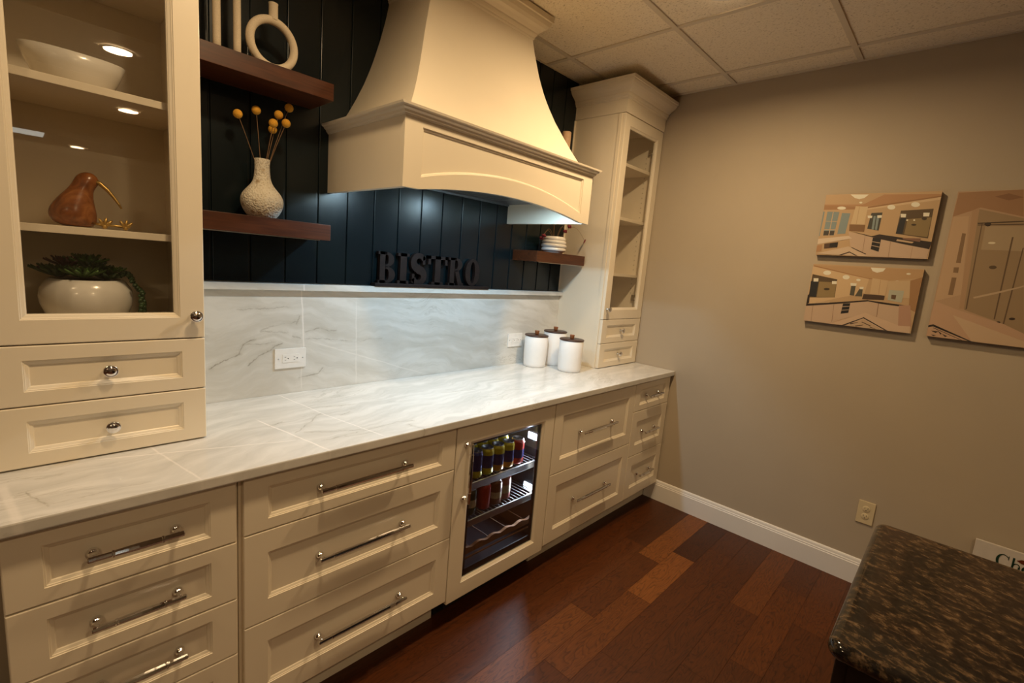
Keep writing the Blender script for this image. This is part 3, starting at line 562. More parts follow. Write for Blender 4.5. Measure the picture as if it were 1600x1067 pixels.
top = [(-1.655,[(.30,'can_yellow'),(.80,'can_blue'),(1,'can_blue')],'blue and yellow can right of the pale carton on the upper cooler shelf'),
       (-1.588,[(.28,'can_yellow'),(.85,'can_blue'),(1,'can_yellow')],'blue can with yellow foot, third from the left on the upper cooler shelf'),
       (-1.521,[(.26,'can_orange'),(.76,'can_blue'),(1,'can_yellow')],'yellow-topped blue can with orange foot at the middle front of the upper cooler shelf'),
       (-1.454,[(.24,'can_orange'),(.78,'can_blue'),(1,'can_yellow')],'yellow and blue can left of the red one on the upper cooler shelf'),
       (-1.387,[(.26,'can_red'),(.66,'can_blue'),(1,'can_red')],'red and blue can nearest the upper cooler light')]
for x, bd, lb in top: can(x, -.560, .5875, .124, .0325, bd, lb, 'cans on the upper cooler shelf')
for k, x in enumerate((-1.69,-1.62,-1.553,-1.486,-1.419)):
    can(x, -.485, .5875, .124, .0325, [(.28,'can_yellow'),(.8,'can_blue'),(1,'can_yellow')], 'yellow-topped can half hidden in the second row of the upper cooler shelf', 'second row of cans on the upper cooler shelf')
t = thing('drink_carton', (-1.728,-.555,.5875), 'pale blue drinks carton with green marks at the left of the upper cooler shelf', 'carton')
m = MB(); m.box(-1.760,-1.697,-.592,-.530,.588,.722,.003); m.build('box', 'can_paleblue', t)
m = MB()
for k in range(14):
    xx = -1.755+random.random()*.05; zz = .66+random.random()*.06; m.box(xx,xx+.006,-.5932,-.5918,zz-.015,zz-.005)
m.build('printed_marks', 'can_green', t)
low = [(-1.672,-.556,[(.35,'can_green'),(.7,'can_cream'),(1,'can_green')],'dark green can with pale round label at the left of the lower cooler shelf'),
       (-1.586,-.556,[(.9,'can_red'),(1,'can_red')],'bright red can on the lower cooler shelf'),
       (-1.515,-.556,[(.3,'can_brown'),(.6,'can_cream'),(1,'can_brown')],'brown and cream can right of the bright red one on the lower cooler shelf'),
       (-1.444,-.545,[(.3,'can_pink'),(.7,'can_cream'),(1,'can_pink')],'dull pink can nearest the lower cooler light'),
       (-1.630,-.480,[(.5,'can_brown'),(1,'can_cream')],'dark silver-topped can behind the red and green cans on the lower cooler shelf')]
for x, y, bd, lb in low: can(x, y, .4175, .122, .033, bd, lb, 'cans on the lower cooler shelf')

# ------------------------------------------------------------------ counter and splash
m = MB(); m.bbox(-3.12, -.0015, -.672, -.0, .8835, ZC, .004)
tag(m.build('countertop', 'marble', origin=(-1.55,-.33,.884)), 'long white marble countertop with faint grey veins over the cream drawer cabinets', 'countertop')
sp = thing('backsplash', (-1.55,-.01,ZC), 'white marble backsplash slab behind the counter with a narrow ledge on top', 'backsplash')
m = MB(); m.box(-2.6225, -.481, -.020, -.0005, ZC+.0005, 1.342); m.build('slab', 'marble_v', sp)
m = MB(); m.bbox(-2.6225, -.481, -.045, -.0005, 1.3425, 1.369, .002); m.build('ledge', 'marble_v', sp)

# ------------------------------------------------------------------ tall display cabinets standing on the counter
YT = -.376
def tallcab(x0, x1, label, hinge, scribe, knob_x, wall_side):
    t = thing('display_cabinet', ((x0+x1)/2, -.18, ZC+.0005), label, 'cabinet')
    yb, yf = -.0005, YT+.0215; p = .018
    m = MB()
    m.box(x0, x0+p, yf, yb, ZC+.0005, 2.448); m.box(x1-p, x1, yf, yb, ZC+.0005, 2.448)
    m.box(x0+p, x1-p, -.008, yb, ZC+.001, 2.448)
    for z in (ZC+.004, 1.066, 1.232, 2.430): m.box(x0+p, x1-p, yf, -.008, z, z+.017)
    m.build('body', 'paint', t)
    if scribe:
        m = MB(); m.box(x0-.012, x0-.0002, -.016, yb, 1.371, 2.445, .002); m.build('scribe_moulding', 'paint', t)
        m = MB(); m.box(x0-.0035, x0-.0002, yf+.002, yf+.024, ZC+.002, 2.445); m.build('edge_strip', 'paint', t)
    e = .0015
    d = MB(); panel(d, x0+e, x1-e, 1.2285, 2.4455, YT, .060, .060, hole=True); do = d.build('door', 'paint', t)
    m = MB(); m.box(x0+.072, x1-.072, YT+.0105, YT+.0145, 1.301, 2.373); m.build('glass_pane', 'glass', do)
    knob(do, knob_x, 1.294, YT)
    for z0, z1 in ((1.0755,1.2255),(ZC+.004,1.0725)):
        d = MB(); panel(d, x0+e, x1-e, z0, z1, YT, .058, .036); q = d.build('drawer', 'paint', t); knob(q, (x0+x1)/2, (z0+z1)/2, YT+.009)
    for z in (1.519, 1.869, 2.190):
        m = MB(); m.box(x0+p+.001, x1-p-.001, -.340, -.010, z-.019, z, .001); m.build('shelf', 'interior', t)
    for sx in ((x1-p-.0006,) if hinge > 0 else (x0+p+.0006,)):
        for k in range(30):
            z = 1.36+k*.032
            if min(abs(z-q) for q in (1.519,1.869,2.190)) < .016 or min(abs(z-q) for q in (1.36,1.85,2.32)) < .024: continue
            h = MB(); h.lathe([(.0028,-.0004),(.0028,.0004)], (sx, -.285, z), 'x', 8); h.build('shelf_pin_hole', 'gap', t)
    for z in (1.36, 1.85, 2.32):
        m = MB(); xx = x1-p if hinge > 0 else x0+p; s = -hinge
        m.box(min(xx,xx+s*.012), max(xx,xx+s*.012), -.342, -.300, z-.022, z+.022, .002); m.sphere((xx+s*.014,-.33,z), .009, 12, 8)
        m.build('hinge', 'chrome', t)
    m = MB(); pr = [(.004,2.4485),(.004,2.522),(.010,2.524),(.014,2.529),(.014,2.534),(.018,2.537),(.022,2.545),(.022,2.552),(.027,2.556),(.038,2.566),(.052,2.574),(.064,2.584),(.071,2.594),(.073,2.601),(.079,2.602),(.081,2.618),(.0,2.618)]
    sweep3(m, x0, x1, YT, pr, True, wall_side == 0, yb=-.0005)
    m.build('crown_moulding', 'paint', t)
    return t
tallcab(-.480, -.0085, 'tall narrow cream cabinet with empty glass-door shelves in the corner, crown near the ceiling', 1, True, -.450, 1)
tallcab(-3.070, -2.6245, 'cream glass-door cabinet at the left holding a bowl, carved bird and succulent planter', -1, False, -2.652, 0)

# ------------------------------------------------------------------ range hood
HX0, HX1, HY = -2.088, -1.003, -.559; HC = (HX0+HX1)/2
hd = thing('range_hood', (HC,-.28,1.746), 'large flared cream wood range hood with arched apron above the counter', 'range hood')
def arch(x, zlow, ztop, xa, xb):
    c = (xa+xb)/2; w = (xb-xa)/2
    if abs(x-c) >= w: return zlow
    # circular arc
    h = ztop-zlow; R = (w*w+h*h)/(2*h); return zlow+sqrt(max(0, R*R-(x-c)**2))-(R-h)
m = MB(); n = 48; th = .020
# front apron: frame around a recessed arched panel
xs = [HX0]+[HX0+.072+(HX1-HX0-.144)*k/n for k in range(n+1)]+[HX1]
bot = [arch(x, 1.746, 1.791, HX0+.060, HX1-.060) for x in xs]
pb = lambda x, d=0: arch(x, 1.786+d, 1.856+d, HX0+.066, HX1-.066)
ztopA = 1.975; ztp = 1.951
for k in range(len(xs)-1):
    x0_, x1_ = xs[k], xs[k+1]; z0, z1 = bot[k], bot[k+1]
    m.add([(x0_,HY,z0),(x1_,HY,z1),(x1_,HY+th,z1),(x0_,HY+th,z0)], [(0,1,2,3)])
    m.add([(x0_,HY+th,z0),(x1_,HY+th,z1),(x1_,HY+th,ztopA),(x0_,HY+th,ztopA)], [(0,1,2,3)])
    if k in (0, len(xs)-2): m.add([(x0_,HY,z0),(x1_,HY,z1),(x1_,HY,ztopA),(x0_,HY,ztopA)], [(0,1,2,3)])
    else:
        p0, p1 = pb(x0_), pb(x1_)
        m.add([(x0_,HY,z0),(x1_,HY,z1),(x1_,HY,p1),(x0_,HY,p0)], [(0,1,2,3)])
        m.add([(x0_,HY,ztp),(x1_,HY,ztp),(x1_,HY,ztopA),(x0_,HY,ztopA)], [(0,1,2,3)])
        prof = [(0,0),(.001,.003),(.005,.004),(.009,.009)]
        for (d0, y0), (d1, y1) in zip(prof[:-1], prof[1:]):
            m.add([(x0_,HY+y0,p0+d0),(x1_,HY+y0,p1+d0),(x1_,HY+y1,p1+d1),(x0_,HY+y1,p0+d1)], [(0,1,2,3)])
            m.add([(x0_,HY+y0,ztp-d0),(x1_,HY+y0,ztp-d0),(x1_,HY+y1,ztp-d1),(x0_,HY+y1,ztp-d1)], [(0,1,2,3)])
        m.add([(x0_,HY+.009,p0+.009),(x1_,HY+.009,p1+.009),(x1_,HY+.009,ztp-.009),(x0_,HY+.009,ztp-.009)], [(0,1,2,3)])
for xe, s in ((xs[1],1),(xs[-2],-1)):
    z0 = pb(xe)
    prof = [(0,0),(.001,.003),(.005,.004),(.009,.009)]
    for (d0, y0), (d1, y1) in zip(prof[:-1], prof[1:]):
        m.add([(xe+s*d0,HY+y0,z0+d0),(xe+s*d1,HY+y1,z0+d1),(xe+s*d1,HY+y1,ztp-d1),(xe+s*d0,HY+y0,ztp-d0)], [(0,1,2,3)])
for xe in (HX0, HX1): m.add([(xe,HY,1.746),(xe,HY+th,1.746),(xe,HY+th,ztopA),(xe,HY,ztopA)], [(0,1,2,3)])
m.build('apron', 'paint', hd)
m = MB(); m.box(HX0, HX0+.022, HY+.0203, -.0115, 1.746, 1.975); m.build('side_panel', 'paint', hd)
m = MB(); m.box(HX1-.022, HX1, HY+.0203, -.0115, 1.746, 1.975); m.build('side_panel', 'paint', hd)
m = MB(); sweep3(m, HX0, HX1, HY, [(.0,1.9752),(.004,1.9752),(.006,1.980),(.010,1.982),(.012,1.989),(.020,1.994),(.022,1.999),(.029,2.001),(.031,2.008),(0.,2.009)], yb=-.0115); m.build('mantel_moulding', 'paint', hd)
# flared canopy
prof = [(2.0095,.507,-.523),(2.04,.484,-.502),(2.08,.461,-.478),(2.125,.436,-.455),(2.17,.413,-.430),(2.21,.396,-.411),(2.26,.374,-.388),(2.31,.356,-.369),(2.36,.340,-.353),(2.41,.326,-.342),(2.47,.309,-.331),(2.53,.295,-.320),(2.58,.287,-.313),(2.665,.285,-.309)]
P2 = []
for i in range(len(prof)-1):
    for s in range(3):
        f = s/3; P2.append(tuple(prof[i][k]*(1-f)+prof[i+1][k]*f for k in range(3)))
P2.append(prof[-1])
# smooth the profile
Q = list(P2)
for _ in range(6):
    Q = [Q[0]]+[tuple((Q[i-1][k]+2*Q[i][k]+Q[i+1][k])/4 if k else Q[i][0] for k in range(3)) for i in range(1, len(Q)-1)]+[Q[-1]]
m = MB()
m.loops([[(HC-w,-.0115,z),(HC-w,y,z)] for z, w, y in Q], False, False, False, True)
m.loops([[(HC-w,y,z),(HC+w,y,z)] for z, w, y in Q], False, False, False, True)
m.loops([[(HC+w,y,z),(HC+w,-.0115,z)] for z, w, y in Q], False, False, False, True)
z, w, y = Q[0]; m.add([(HC-w,-.0115,z),(HC-w,y,z),(HC+w,y,z),(HC+w,-.0115,z)], [(0,1,2,3)])
m.build('canopy', 'paint', hd)
m = MB(); sweep3(m, HC-.285, HC+.285, -.311, [(0.,2.560),(.006,2.561),(.010,2.566),(.010,2.572),(.014,2.576),(.019,2.584),(.020,2.590),(.026,2.594),(.036,2.602),(.048,2.610),(.058,2.622),(.062,2.632),(.064,2.640),(.070,2.642),(.071,2.6645),(0.,2.6645)], yb=-.0115); m.build('crown_moulding', 'paint', hd)
m = MB(); m.box(HX0+.0225, HX1-.0225, HY+.021, -.0115, 1.850, 1.856); m.box(HX0+.0225, HX1-.0225, -.020, -.0115, 1.842, 1.850)
m.build('liner', 'dark_steel', hd, label='dark metal liner under the hood')
m = MB()
for k in range(2):
    x0_ = HC-.36+k*.365; m.box(x0_, x0_+.355, -.40, -.10, 1.846, 1.850, .001)
    for q in range(14): m.box(x0_+.012+q*.0245, x0_+.024+q*.0245, -.39, -.11, 1.844, 1.846)
m.build('filter', 'steel', hd)
for x in (-1.27, -1.83):
    m = MB(); m.lathe([(.036,1.850),(.036,1.846),(.030,1.845)], (x,-.475,0), 'z', 24); lo = m.build('light', 'steel', hd)
    m = MB(); m.lathe([(.027,1.845),(.027,1.8435)], (x,-.475,0), 'z', 24); m.build('lens', 'led', lo)
    ld = bpy.data.lights.new('hood_lamp', 'AREA'); ld.shape = 'DISK'; ld.size = .05; ld.energy = HOOD_W; ld.color = COOL; ld.spread = radians(175)
    q = bpy.data.objects.new('hood_lamp', ld); COL.objects.link(q); q.location = (x,-.475,1.842)

# ------------------------------------------------------------------ floating shelves
def shelf(x0, x1, z1, th, label):
    m = MB(); m.bbox(x0, x1, -.200, -.0115, z1-th, z1, .0015)
    return tag(m.build('floating_shelf', 'walnut', origin=((x0+x1)/2,-.1,z1-th)), label, 'shelf', 'floating walnut shelves')
shelf(-2.6235, -2.161, 2.108, .058, 'upper left walnut floating shelf under the cream ring vase')
shelf(-2.6235, -2.161, 1.607, .058, 'lower left walnut floating shelf under the pitted bud vase')
shelf(-.955, -.493, 1.607, .060, 'lower right walnut floating shelf under the white ribbed pot')
shelf(-.955, -.493, 2.108, .058, 'walnut floating shelf hidden behind the right flare of the hood')
for (x0, x1, z) in ((-2.61, -2.20, 1.5485), (-.93, -.50, 1.5465)):
    m = MB(); m.box(x0, x1, -.196, -.190, z-.003, z); tag(m.build('light_strip', 'steel', origin=((x0+x1)/2,-.193,z-.003)), 'thin metal light strip under the lower %s walnut shelf' % ('left' if x0 < -2 else 'right'), 'light strip')

# ------------------------------------------------------------------ shelf decor
t = thing('ring_vase', (-2.347,-.125,2.108), 'cream speckled ring-shaped vase with short neck on the upper left shelf', 'vase')
m = MB(); R_ = .0745; rt = .0135; cz = 2.108+R_+rt-.003
pts = [(-2.347+R_*sin(2*pi*k/56)*.985, -.125+R_*sin(2*pi*k/56)*.05, cz-R_*cos(2*pi*k/56)) for k in range(56)]
m.tube(pts, rt, 16, closed=True); m.v = [(p[0],p[1],max(p[2],2.1083)) for p in m.v]; m.build('ring', 'speckle', t)
m = MB(); zt = cz+R_+.008
m.lathe([(.0155,zt-.006),(.0145,zt+.006),(.0145,zt+.042),(.0155,zt+.046),(.0135,zt+.047),(.0115,zt+.043),(.0110,zt+.010),(.0005,zt+.009)], (-2.345,-.125,0), 'z', 24, False, False); m.build('neck', 'speckle', t)
t = thing('arch_vase', (-2.487,-.125,2.108), 'tall cream speckled vase shaped like a narrow upside-down U beside the ring vase', 'vase')
m = MB(); hw = .0295; zt = 2.108+.315
pts = [(-2.487-hw,-.125,2.1085)]+[(-2.487-hw,-.125,2.108+.315*k/8) for k in range(1,8)]+[(-2.487-hw*cos(pi*k/14),-.125,zt+hw*sin(pi*k/14)) for k in range(15)]+[(-2.487+hw,-.125,2.108+.315*k/8) for k in range(7,0,-1)]+[(-2.487+hw,-.125,2.1085)]
m.tube(pts, .0115, 16); m.build('tube', 'speckle', t)
m = MB(); zz = zt+hw+.008; m.lathe([(.013,zz-.004),(.0125,zz+.03),(.0135,zz+.034),(.0105,zz+.034),(.010,zz+.006),(.0005,zz+.005)], (-2.487,-.125,0), 'z', 20, False, False); m.build('neck', 'speckle', t)

VX, VY = -2.372, -.102
t = thing('bud_vase', (VX,VY,1.607), 'round-bellied white vase with pitted texture and slim neck holding yellow button flowers', 'vase')
m = MB()
pr = [(.0005,1.6075),(.040,1.6075),(.046,1.611),(.060,1.629),(.0685,1.650),(.0705,1.668),(.067,1.685),(.056,1.701),(.042,1.716),(.031,1.732),(.0265,1.750),(.0245,1.775),(.0245,1.800),(.0260,1.812),(.0235,1.8125),(.021,1.805),(.0205,1.770),(.024,1.740),(.0005,1.735)]
m.lathe(pr, (VX,VY,0), 'z', 48, False, False)
m.build('vessel', 'pits', t, subsurf=1)
heads = [(-2.448,-.095,1.945,'leftmost and lowest-leaning'),(-2.386,-.085,1.975,'upright one near the middle left'),(-2.347,-.135,1.935,'small one leaning over the neck'),
         (-2.318,-.105,1.975,'central upright'),(-2.276,-.090,2.012,'tallest, rightmost'),(-2.322,-.060,1.930,'low one tucked behind the central head'),(-2.297,-.118,1.950,'right-hand low')]
for x, y, z, w_ in heads:
    t = thing('dried_flower', (VX+(x-VX)*.12,VY+(y-VY)*.12,1.74), 'yellow ball-headed dried flower in the bud vase, the %s of the bunch' % w_ if 'one' not in w_ else 'yellow ball-headed dried flower in the bud vase, the %s' % w_, 'dried flower', 'yellow button flowers in the bud vase')
    m = MB(); bx, by = VX+(x-VX)*.10, VY+(y-VY)*.10
    pts = []
    for k in range(9):
        f = k/8; pts.append((bx+(x-bx)*(f**1.15), by+(y-by)*f, 1.745+(z-1.745)*f))
    m.tube(pts, .0011, 6); m.build('stem', 'stem', t)
    m = MB(); m.sphere((x,y,z), .0148, 20, 14); m.build('flower_head', 'yellow', t)

# right lower shelf: ribbed pot with dried burgundy sprigs
px_, py_ = -.702, -.110
t = thing('ribbed_pot', (px_,py_,1.607), 'small white glazed pot with rounded horizontal ribs on the lower right shelf', 'pot')
m = MB(); pr = [(.0005,1.6075),(.050,1.6075),(.056,1.611),(.060,1.616)]
for k, (zc, rr) in enumerate(((1.630,.075),(1.652,.078),(1.673,.074),(1.692,.069))):
    for s in range(7):
        a_ = -pi/2+pi*s/6; pr.append((rr-.008+.0085*cos(a_), zc+.0105*sin(a_)))
pr += [(.064,1.706),(.058,1.706),(.056,1.690),(.0005,1.688)]
m.lathe(pr, (px_,py_,0), 'z', 40, False, False); m.build('vessel', 'ceramic', t)
def sprig(root, tip, leaf, label, nleaf=5):
    t = thing('dried_sprig', root, label, 'dried flower', 'dried burgundy sprigs in the ribbed pot')
    m = MB(); R0, T0 = Vector(root), Vector(tip); pts = []
    for k in range(10):
        f = k/9; p = R0.lerp(T0, f); p.z += .05*sin(pi*f)*(1 if leaf != 'droop' else 1.6); pts.append(tuple(p))
    m.tube(pts, .0009, 5); m.build('stem', 'stem', t)
    m = MB()
    for k in range(nleaf):
        a_ = 2*pi*k/nleaf+.4; c = T0+Vector((cos(a_)*.008, sin(a_)*.006, .004*sin(3*a_)))
        m.sphere(tuple(c), .0085, 8, 6, (1,.7,.85))
    if leaf == 'droop':
        m = MB(); m.tube([tuple(T0+Vector((.010,.0,.012))), tuple(T0+Vector((.004,0,.004))), tuple(T0+Vector((-.004,0,-.006))), tuple(T0+Vector((-.010,0,-.018)))], [.001,.0042,.0042,.0012], 8)
    m.build('petals', 'redleaf', t)
for i, (dx, dy, dz, lf, lb, nl) in enumerate([(-.125,-.02,.012,'b','leftmost drooping one',5),(-.108,.01,-.002,'b','low left one',5),(.058,-.03,.056,'b','short right one',7),(.092,-.035,.088,'b','tall right one',6),(-.03,.02,.15,'b','tall left one',4),(.200,-.082,.012,'droop','long one arching right and drooping',1),(.01,.03,.16,'b','straight-up middle one',4)]):
    sprig((px_+dx*.12, py_+dy*.2, 1.690), (px_+dx, py_+dy, 1.690+dz), lf, 'dried burgundy sprig in the white ribbed pot, the %s' % lb, nl)
m = MB(); m.lathe([(.0005,2.1085),(.026,2.1085),(.027,2.112),(.027,2.318),(.0255,2.322),(.0005,2.319)], (-.668,-.100,0), 'z', 28, False, False)
tag(m.build('pillar_candle', 'candle', origin=(-.668,-.10,2.1085)), 'tan cylindrical candle peeking over the right flare of the hood', 'candle')

# sign on the ledge
sg = thing('letter_sign', (-1.55,-.03,1.369), 'dark brown cut-out letter sign reading BISTRO standing on the marble ledge', 'sign')
m = MB(); m.bbox(-1.875, -1.165, -.050, -.012, 1.3692, 1.3850, .002); m.build('base', 'letter', sg)
def band(cx, cz, rx, rz, t0, t1, w0, w1=None, n=22):
    w1 = w0 if w1 is None else w1; out = []; inn = []
    for k in range(n+1):
        f = k/n; t_ = t0+(t1-t0)*f; w = w0+(w1-w0)*sin(pi*f)
        out.append((cx+(rx)*cos(t_), cz+(rz)*sin(t_))); inn.append((cx+(rx-w)*cos(t_), cz+(rz-min(w,.011))*sin(t_)))
    return out, inn
def addband(mb, o, i_, y0, y1):
    for k in range(len(o)-1):
        mb.prism([o[k], o[k+1], i_[k+1], i_[k]], y0, y1)
def letter(ch, x0, x1, zb, zt, y0, y1, mat, parent, name='letter'):
    m = MB(); W_ = x1-x0; Hh = zt-zb; s = W_*.30; sf = Hh*.085
    def bx(a, b_, c, d): m.box(x0+a*W_, x0+b_*W_, y0, y1, zb+c*Hh, zb+d*Hh)
    if ch == 'I':
        bx(.22,.78,0,1); bx(0,1,0,.10); bx(0,1,.90,1)
    if ch == 'T':
        bx(.36,.64,0,1); bx(0,1,.89,1); bx(.2,.8,0,.09)
        for a, q in ((0,.13),(.87,1)): bx(a,q,.70,1)
    if ch in 'BR':
        bx(.10,.40,0,1); bx(0,.45,0,.09); bx(0,.5,.91,1)
        o, i_ = band(x0+.42*W_, zb+.755*Hh, .50*W_, .245*Hh, -pi/2, pi/2, .018, .030); addband(m, o, i_, y0, y1)
    if ch == 'B':
        o, i_ = band(x0+.42*W_, zb+.27*Hh, .58*W_, .27*Hh, -pi/2, pi/2, .018, .034); addband(m, o, i_, y0, y1)
    if ch == 'R':
        m.prism([(x0+.42*W_,zb+.53*Hh),(x0+.66*W_,zb+.56*Hh),(x0+.93*W_,zb+.09*Hh),(x0+1.04*W_,zb+.09*Hh),(x0+1.04*W_,zb),(x0+.70*W_,zb)], y0, y1)
    if ch == 'O':
        o, i_ = band(x0+.5*W_, zb+.5*Hh, .5*W_, .5*Hh, 0, 2*pi, .034, .034, 44)
        i_ = [(x0+.5*W_+(p[0]-x0-.5*W_)*1.0, zb+.5*Hh+(p[1]-zb-.5*Hh)*.94) for p in i_]; addband(m, o, i_, y0, y1)
    if ch == 'S':
        pts = []; ws = []
        for k in range(41):
            f = k/40
            if f < .5:
                a_ = radians(20)+f/.5*radians(250); pts.append((x0+.5*W_+.36*W_*cos(a_), zb+.735*Hh+.215*Hh*sin(a_)))
            else:
                a_ = radians(90)-(f-.5)/.5*radians(250); pts.append((x0+.5*W_+.36*W_*cos(a_), zb+.265*Hh+.215*Hh*sin(a_)))
        for k in range(41):
            f = k/40; ws.append(.010+.0085*math.exp(-((f-.5)/.22)**2)+.002)
        o = []; i_ = []
        for k in range(41):
            p, q = Vector(pts[max(0,k-1)]), Vector(pts[min(40,k+1)]); d_ = (q-p).normalized(); nn = Vector((-d_.y, d_.x))
            c = Vector(pts[k]); o.append(tuple(c+nn*ws[k])); i_.append(tuple(c-nn*ws[k]))
        addband(m, o, i_, y0, y1)
        bx(.76,.92,.66,.96); bx(.06,.22,.04,.34)
    return m.build(name, mat, parent)
for ch, a, b_, z0, z1 in (('B',-1.856,-1.766,1.385,1.528),('I',-1.752,-1.690,1.385,1.528),('S',-1.676,-1.590,1.385,1.530),('T',-1.578,-1.458,1.385,1.528),('R',-1.448,-1.350,1.385,1.528),('O',-1.334,-1.232,1.385,1.529)):
    letter(ch, a, b_, z0, z1, -.038, -.018, 'letter', sg)

# canisters
def canister(x, y, r, h, label):
    z = ZC+.0006; t = thing('canister', (x,y,z), label, 'canister', 'white canisters with dark wooden lids')
    m = MB(); m.lathe([(.0005,z),(r*.90,z),(r*.95,z+.003),(r*.97,z+.02),(r,z+h*.5),(r*1.0,z+h-.002),(r*.98,z+h)], (x,y,0), 'z', 48, False, True); m.build('body', 'matte_white', t)
    m = MB(); m.lathe([(.0005,z+h+.0005),(r*1.0,z+h+.0005),(r*1.03,z+h+.003),(r*1.03,z+h+.006),(r*1.0,z+h+.0085),(.0005,z+h+.0085)], (x,y,0), 'z', 48, False, False); lo = m.build('lid', 'lid', t)
    zk = z+h+.009; m = MB(); m.lathe([(.0005,zk),(.0105,zk),(.012,zk+.004),(.0145,zk+.022),(.0140,zk+.0245),(.0005,zk+.025)], (x,y,0), 'z', 20, False, False); m.build('knob', 'lidknob', lo)
canister(-.800,-.123,.071,.186,'white canister with dark lid nearest the outlet on the backsplash')
canister(-.640,-.140,.072,.206,'tallest white canister with dark lid, standing behind the other two')
canister(-.700,-.316,.072,.186,'white canister with dark lid nearest the counter edge beside the tall corner cabinet')

# outlets
def outlet(x, z, label, decor=True):
    t = thing('electrical_outlet', (x,-.0205,z), label, 'outlet')
    m = MB(); m.bbox(x-.0625, x+.0625, -.0265, -.0203, z-.041, z+.041, .002); m.build('cover_plate', 'white_plastic', t)
    m = MB(); m.bbox(x-.034, x+.034, -.0282, -.0262, z-.017, z+.017, .0008); q = m.build('receptacle', 'white_plastic', t)
    m = MB()
    for s in (-1, 1):
        c = x+s*.018
        m.box(c-.007,c-.001,-.0286,-.0280,z+.0055,z+.0070); m.box(c-.007,c-.001,-.0286,-.0280,z-.0070,z-.0055); m.lathe([(.0024,-.0280),(.0024,-.0286)], (c+.007,0,z), 'y', 10)
    m.build('slots', 'black', q)
    for s in (-1,1):
        m = MB(); m.lathe([(.003,-.0265),(.003,-.0272),(.0005,-.0275)], (x+s*.049,0,z), 'y', 12); m.build('screw', 'steel', t)
outlet(-2.235, 1.063, 'white horizontal outlet on the left part of the marble backsplash')
outlet(-.886, 1.064, 'white horizontal outlet partly hidden behind the left canister')
t = thing('electrical_outlet', (-.001,-1.792,.398), 'almond coloured vertical outlet low on the beige wall behind the granite island', 'outlet')
m = MB(); m.bbox(-.007, -.0005, -1.828, -1.756, .338, .458, .002); m.build('cover_plate', 'ivory_plastic', t)
for z in (.418, .378):
    m = MB(); m.lathe([(.0165,-.0068),(.0165,-.0085),(.0155,-.0090)], (0,-1.792,z), 'x', 24); q = m.build('receptacle', 'ivory_plastic', t)
    m = MB(); m.box(-.0094,-.0089,-1.7995,-1.7975,z+.001,z+.009); m.box(-.0094,-.0089,-1.7865,-1.7845,z+.001,z+.009); m.lathe([(.0024,-.0089),(.0024,-.0094)], (0,-1.792,z-.007), 'x', 10); m.build('slots', 'black', q)
# ------------------------------------------------------------------ inside the left display cabinet
t = thing('oval_bowl', (-2.868,-.185,1.8695), 'large pale cream oval bowl on the top shelf behind the left glass door', 'bowl')
m = MB(); z = 1.8697
m.lathe([(.0005,z),(.45,z),(.55,z+.004),(.74,z+.022),(.90,z+.052),(1.0,z+.082),(.97,z+.083),(.86,z+.056),(.70,z+.030),(.5,z+.014),(.0005,z+.012)], (-2.868,-.185,0), 'z', 56, False, False, sx=.108, sy=.088, ang=.2)
m.v = [(p[0],p[1],p[2]+(.008*((p[0]+2.868)/.108)**2 if p[2] > z+.04 else 0)) for p in m.v]
m.build('vessel', 'ceramic', t)
# carved bird: pear body, tucked round head, long brass beak, stick legs with splayed brass feet
bx, by, bz = -2.878, -.215, 1.5195
t = thing('bird_figurine', (bx,by,bz), 'carved brown wooden bird with long brass beak sitting on the middle cabinet shelf', 'figurine')
bm_ = MB()
def ringz(cx, cy, cz, rx, ry, tilt=0, n=28):
    return [(cx+rx*cos(2*pi*k/n)*cos(tilt), cy+ry*sin(2*pi*k/n), cz+rx*cos(2*pi*k/n)*sin(tilt)) for k in range(n)]
secs = [(-.004,.0006,.022,.022,0),(-.006,.004,.038,.034,0),(-.010,.016,.0475,.042,.03),(-.012,.032,.0505,.045,.06),(-.012,.050,.0475,.043,.08),(-.008,.068,.041,.038,.10),(-.002,.085,.034,.032,.10),(.006,.100,.028,.027,.08),
        (.014,.112,.0265,.026,0),(.019,.123,.0265,.026,-.05),(.022,.134,.0235,.023,-.1),(.024,.143,.016,.016,-.1),(.024,.148,.006,.006,0)]
bm_.loops([ringz(bx+a, by, bz+b_, rx, ry, tl) for a, b_, rx, ry, tl in secs], True, True, True, True)
body = bm_.build('body', 'bird_wood', t, subsurf=1)
m = MB(); P0 = Vector((bx+.040, by-.012, bz+.124)); 
pts = [(bx+.034,by-.010,bz+.126),(bx+.046,by-.014,bz+.121),(bx+.060,by-.018,bz+.107),(bx+.072,by-.022,bz+.090),(bx+.083,by-.026,bz+.071),(bx+.088,by-.028,bz+.060)]
m.tube(pts, [.0065,.0058,.0050,.0042,.0034,.0022], 12); m.build('beak', 'brass', t)
for k, (fx, fy) in enumerate(((.046,-.062),(.092,-.048))):
    m = MB(); m.tube([(bx+.022,by-.020+.02*k,bz+.014),(bx+fx,by+fy+.01,bz+.010)], .0035, 10); lg = m.build('leg', 'brass', t)
    m = MB(); cx, cy, cz = bx+fx, by+fy, bz+.0006
    m.sphere((cx,cy,cz+.006), .0075, 12, 8, (.8,.8,.8))
    for a_ in (-.75,-.1,.55):
        d_ = Vector((sin(a_)+.25,-.12,cos(a_))).normalized(); p = Vector((cx,cy,cz+.006)); m.tube([tuple(p), tuple(p+d_*.012), tuple(p+d_*.024)], [.0046,.0048,.0022], 8)
    m.build('foot', 'brass', lg)
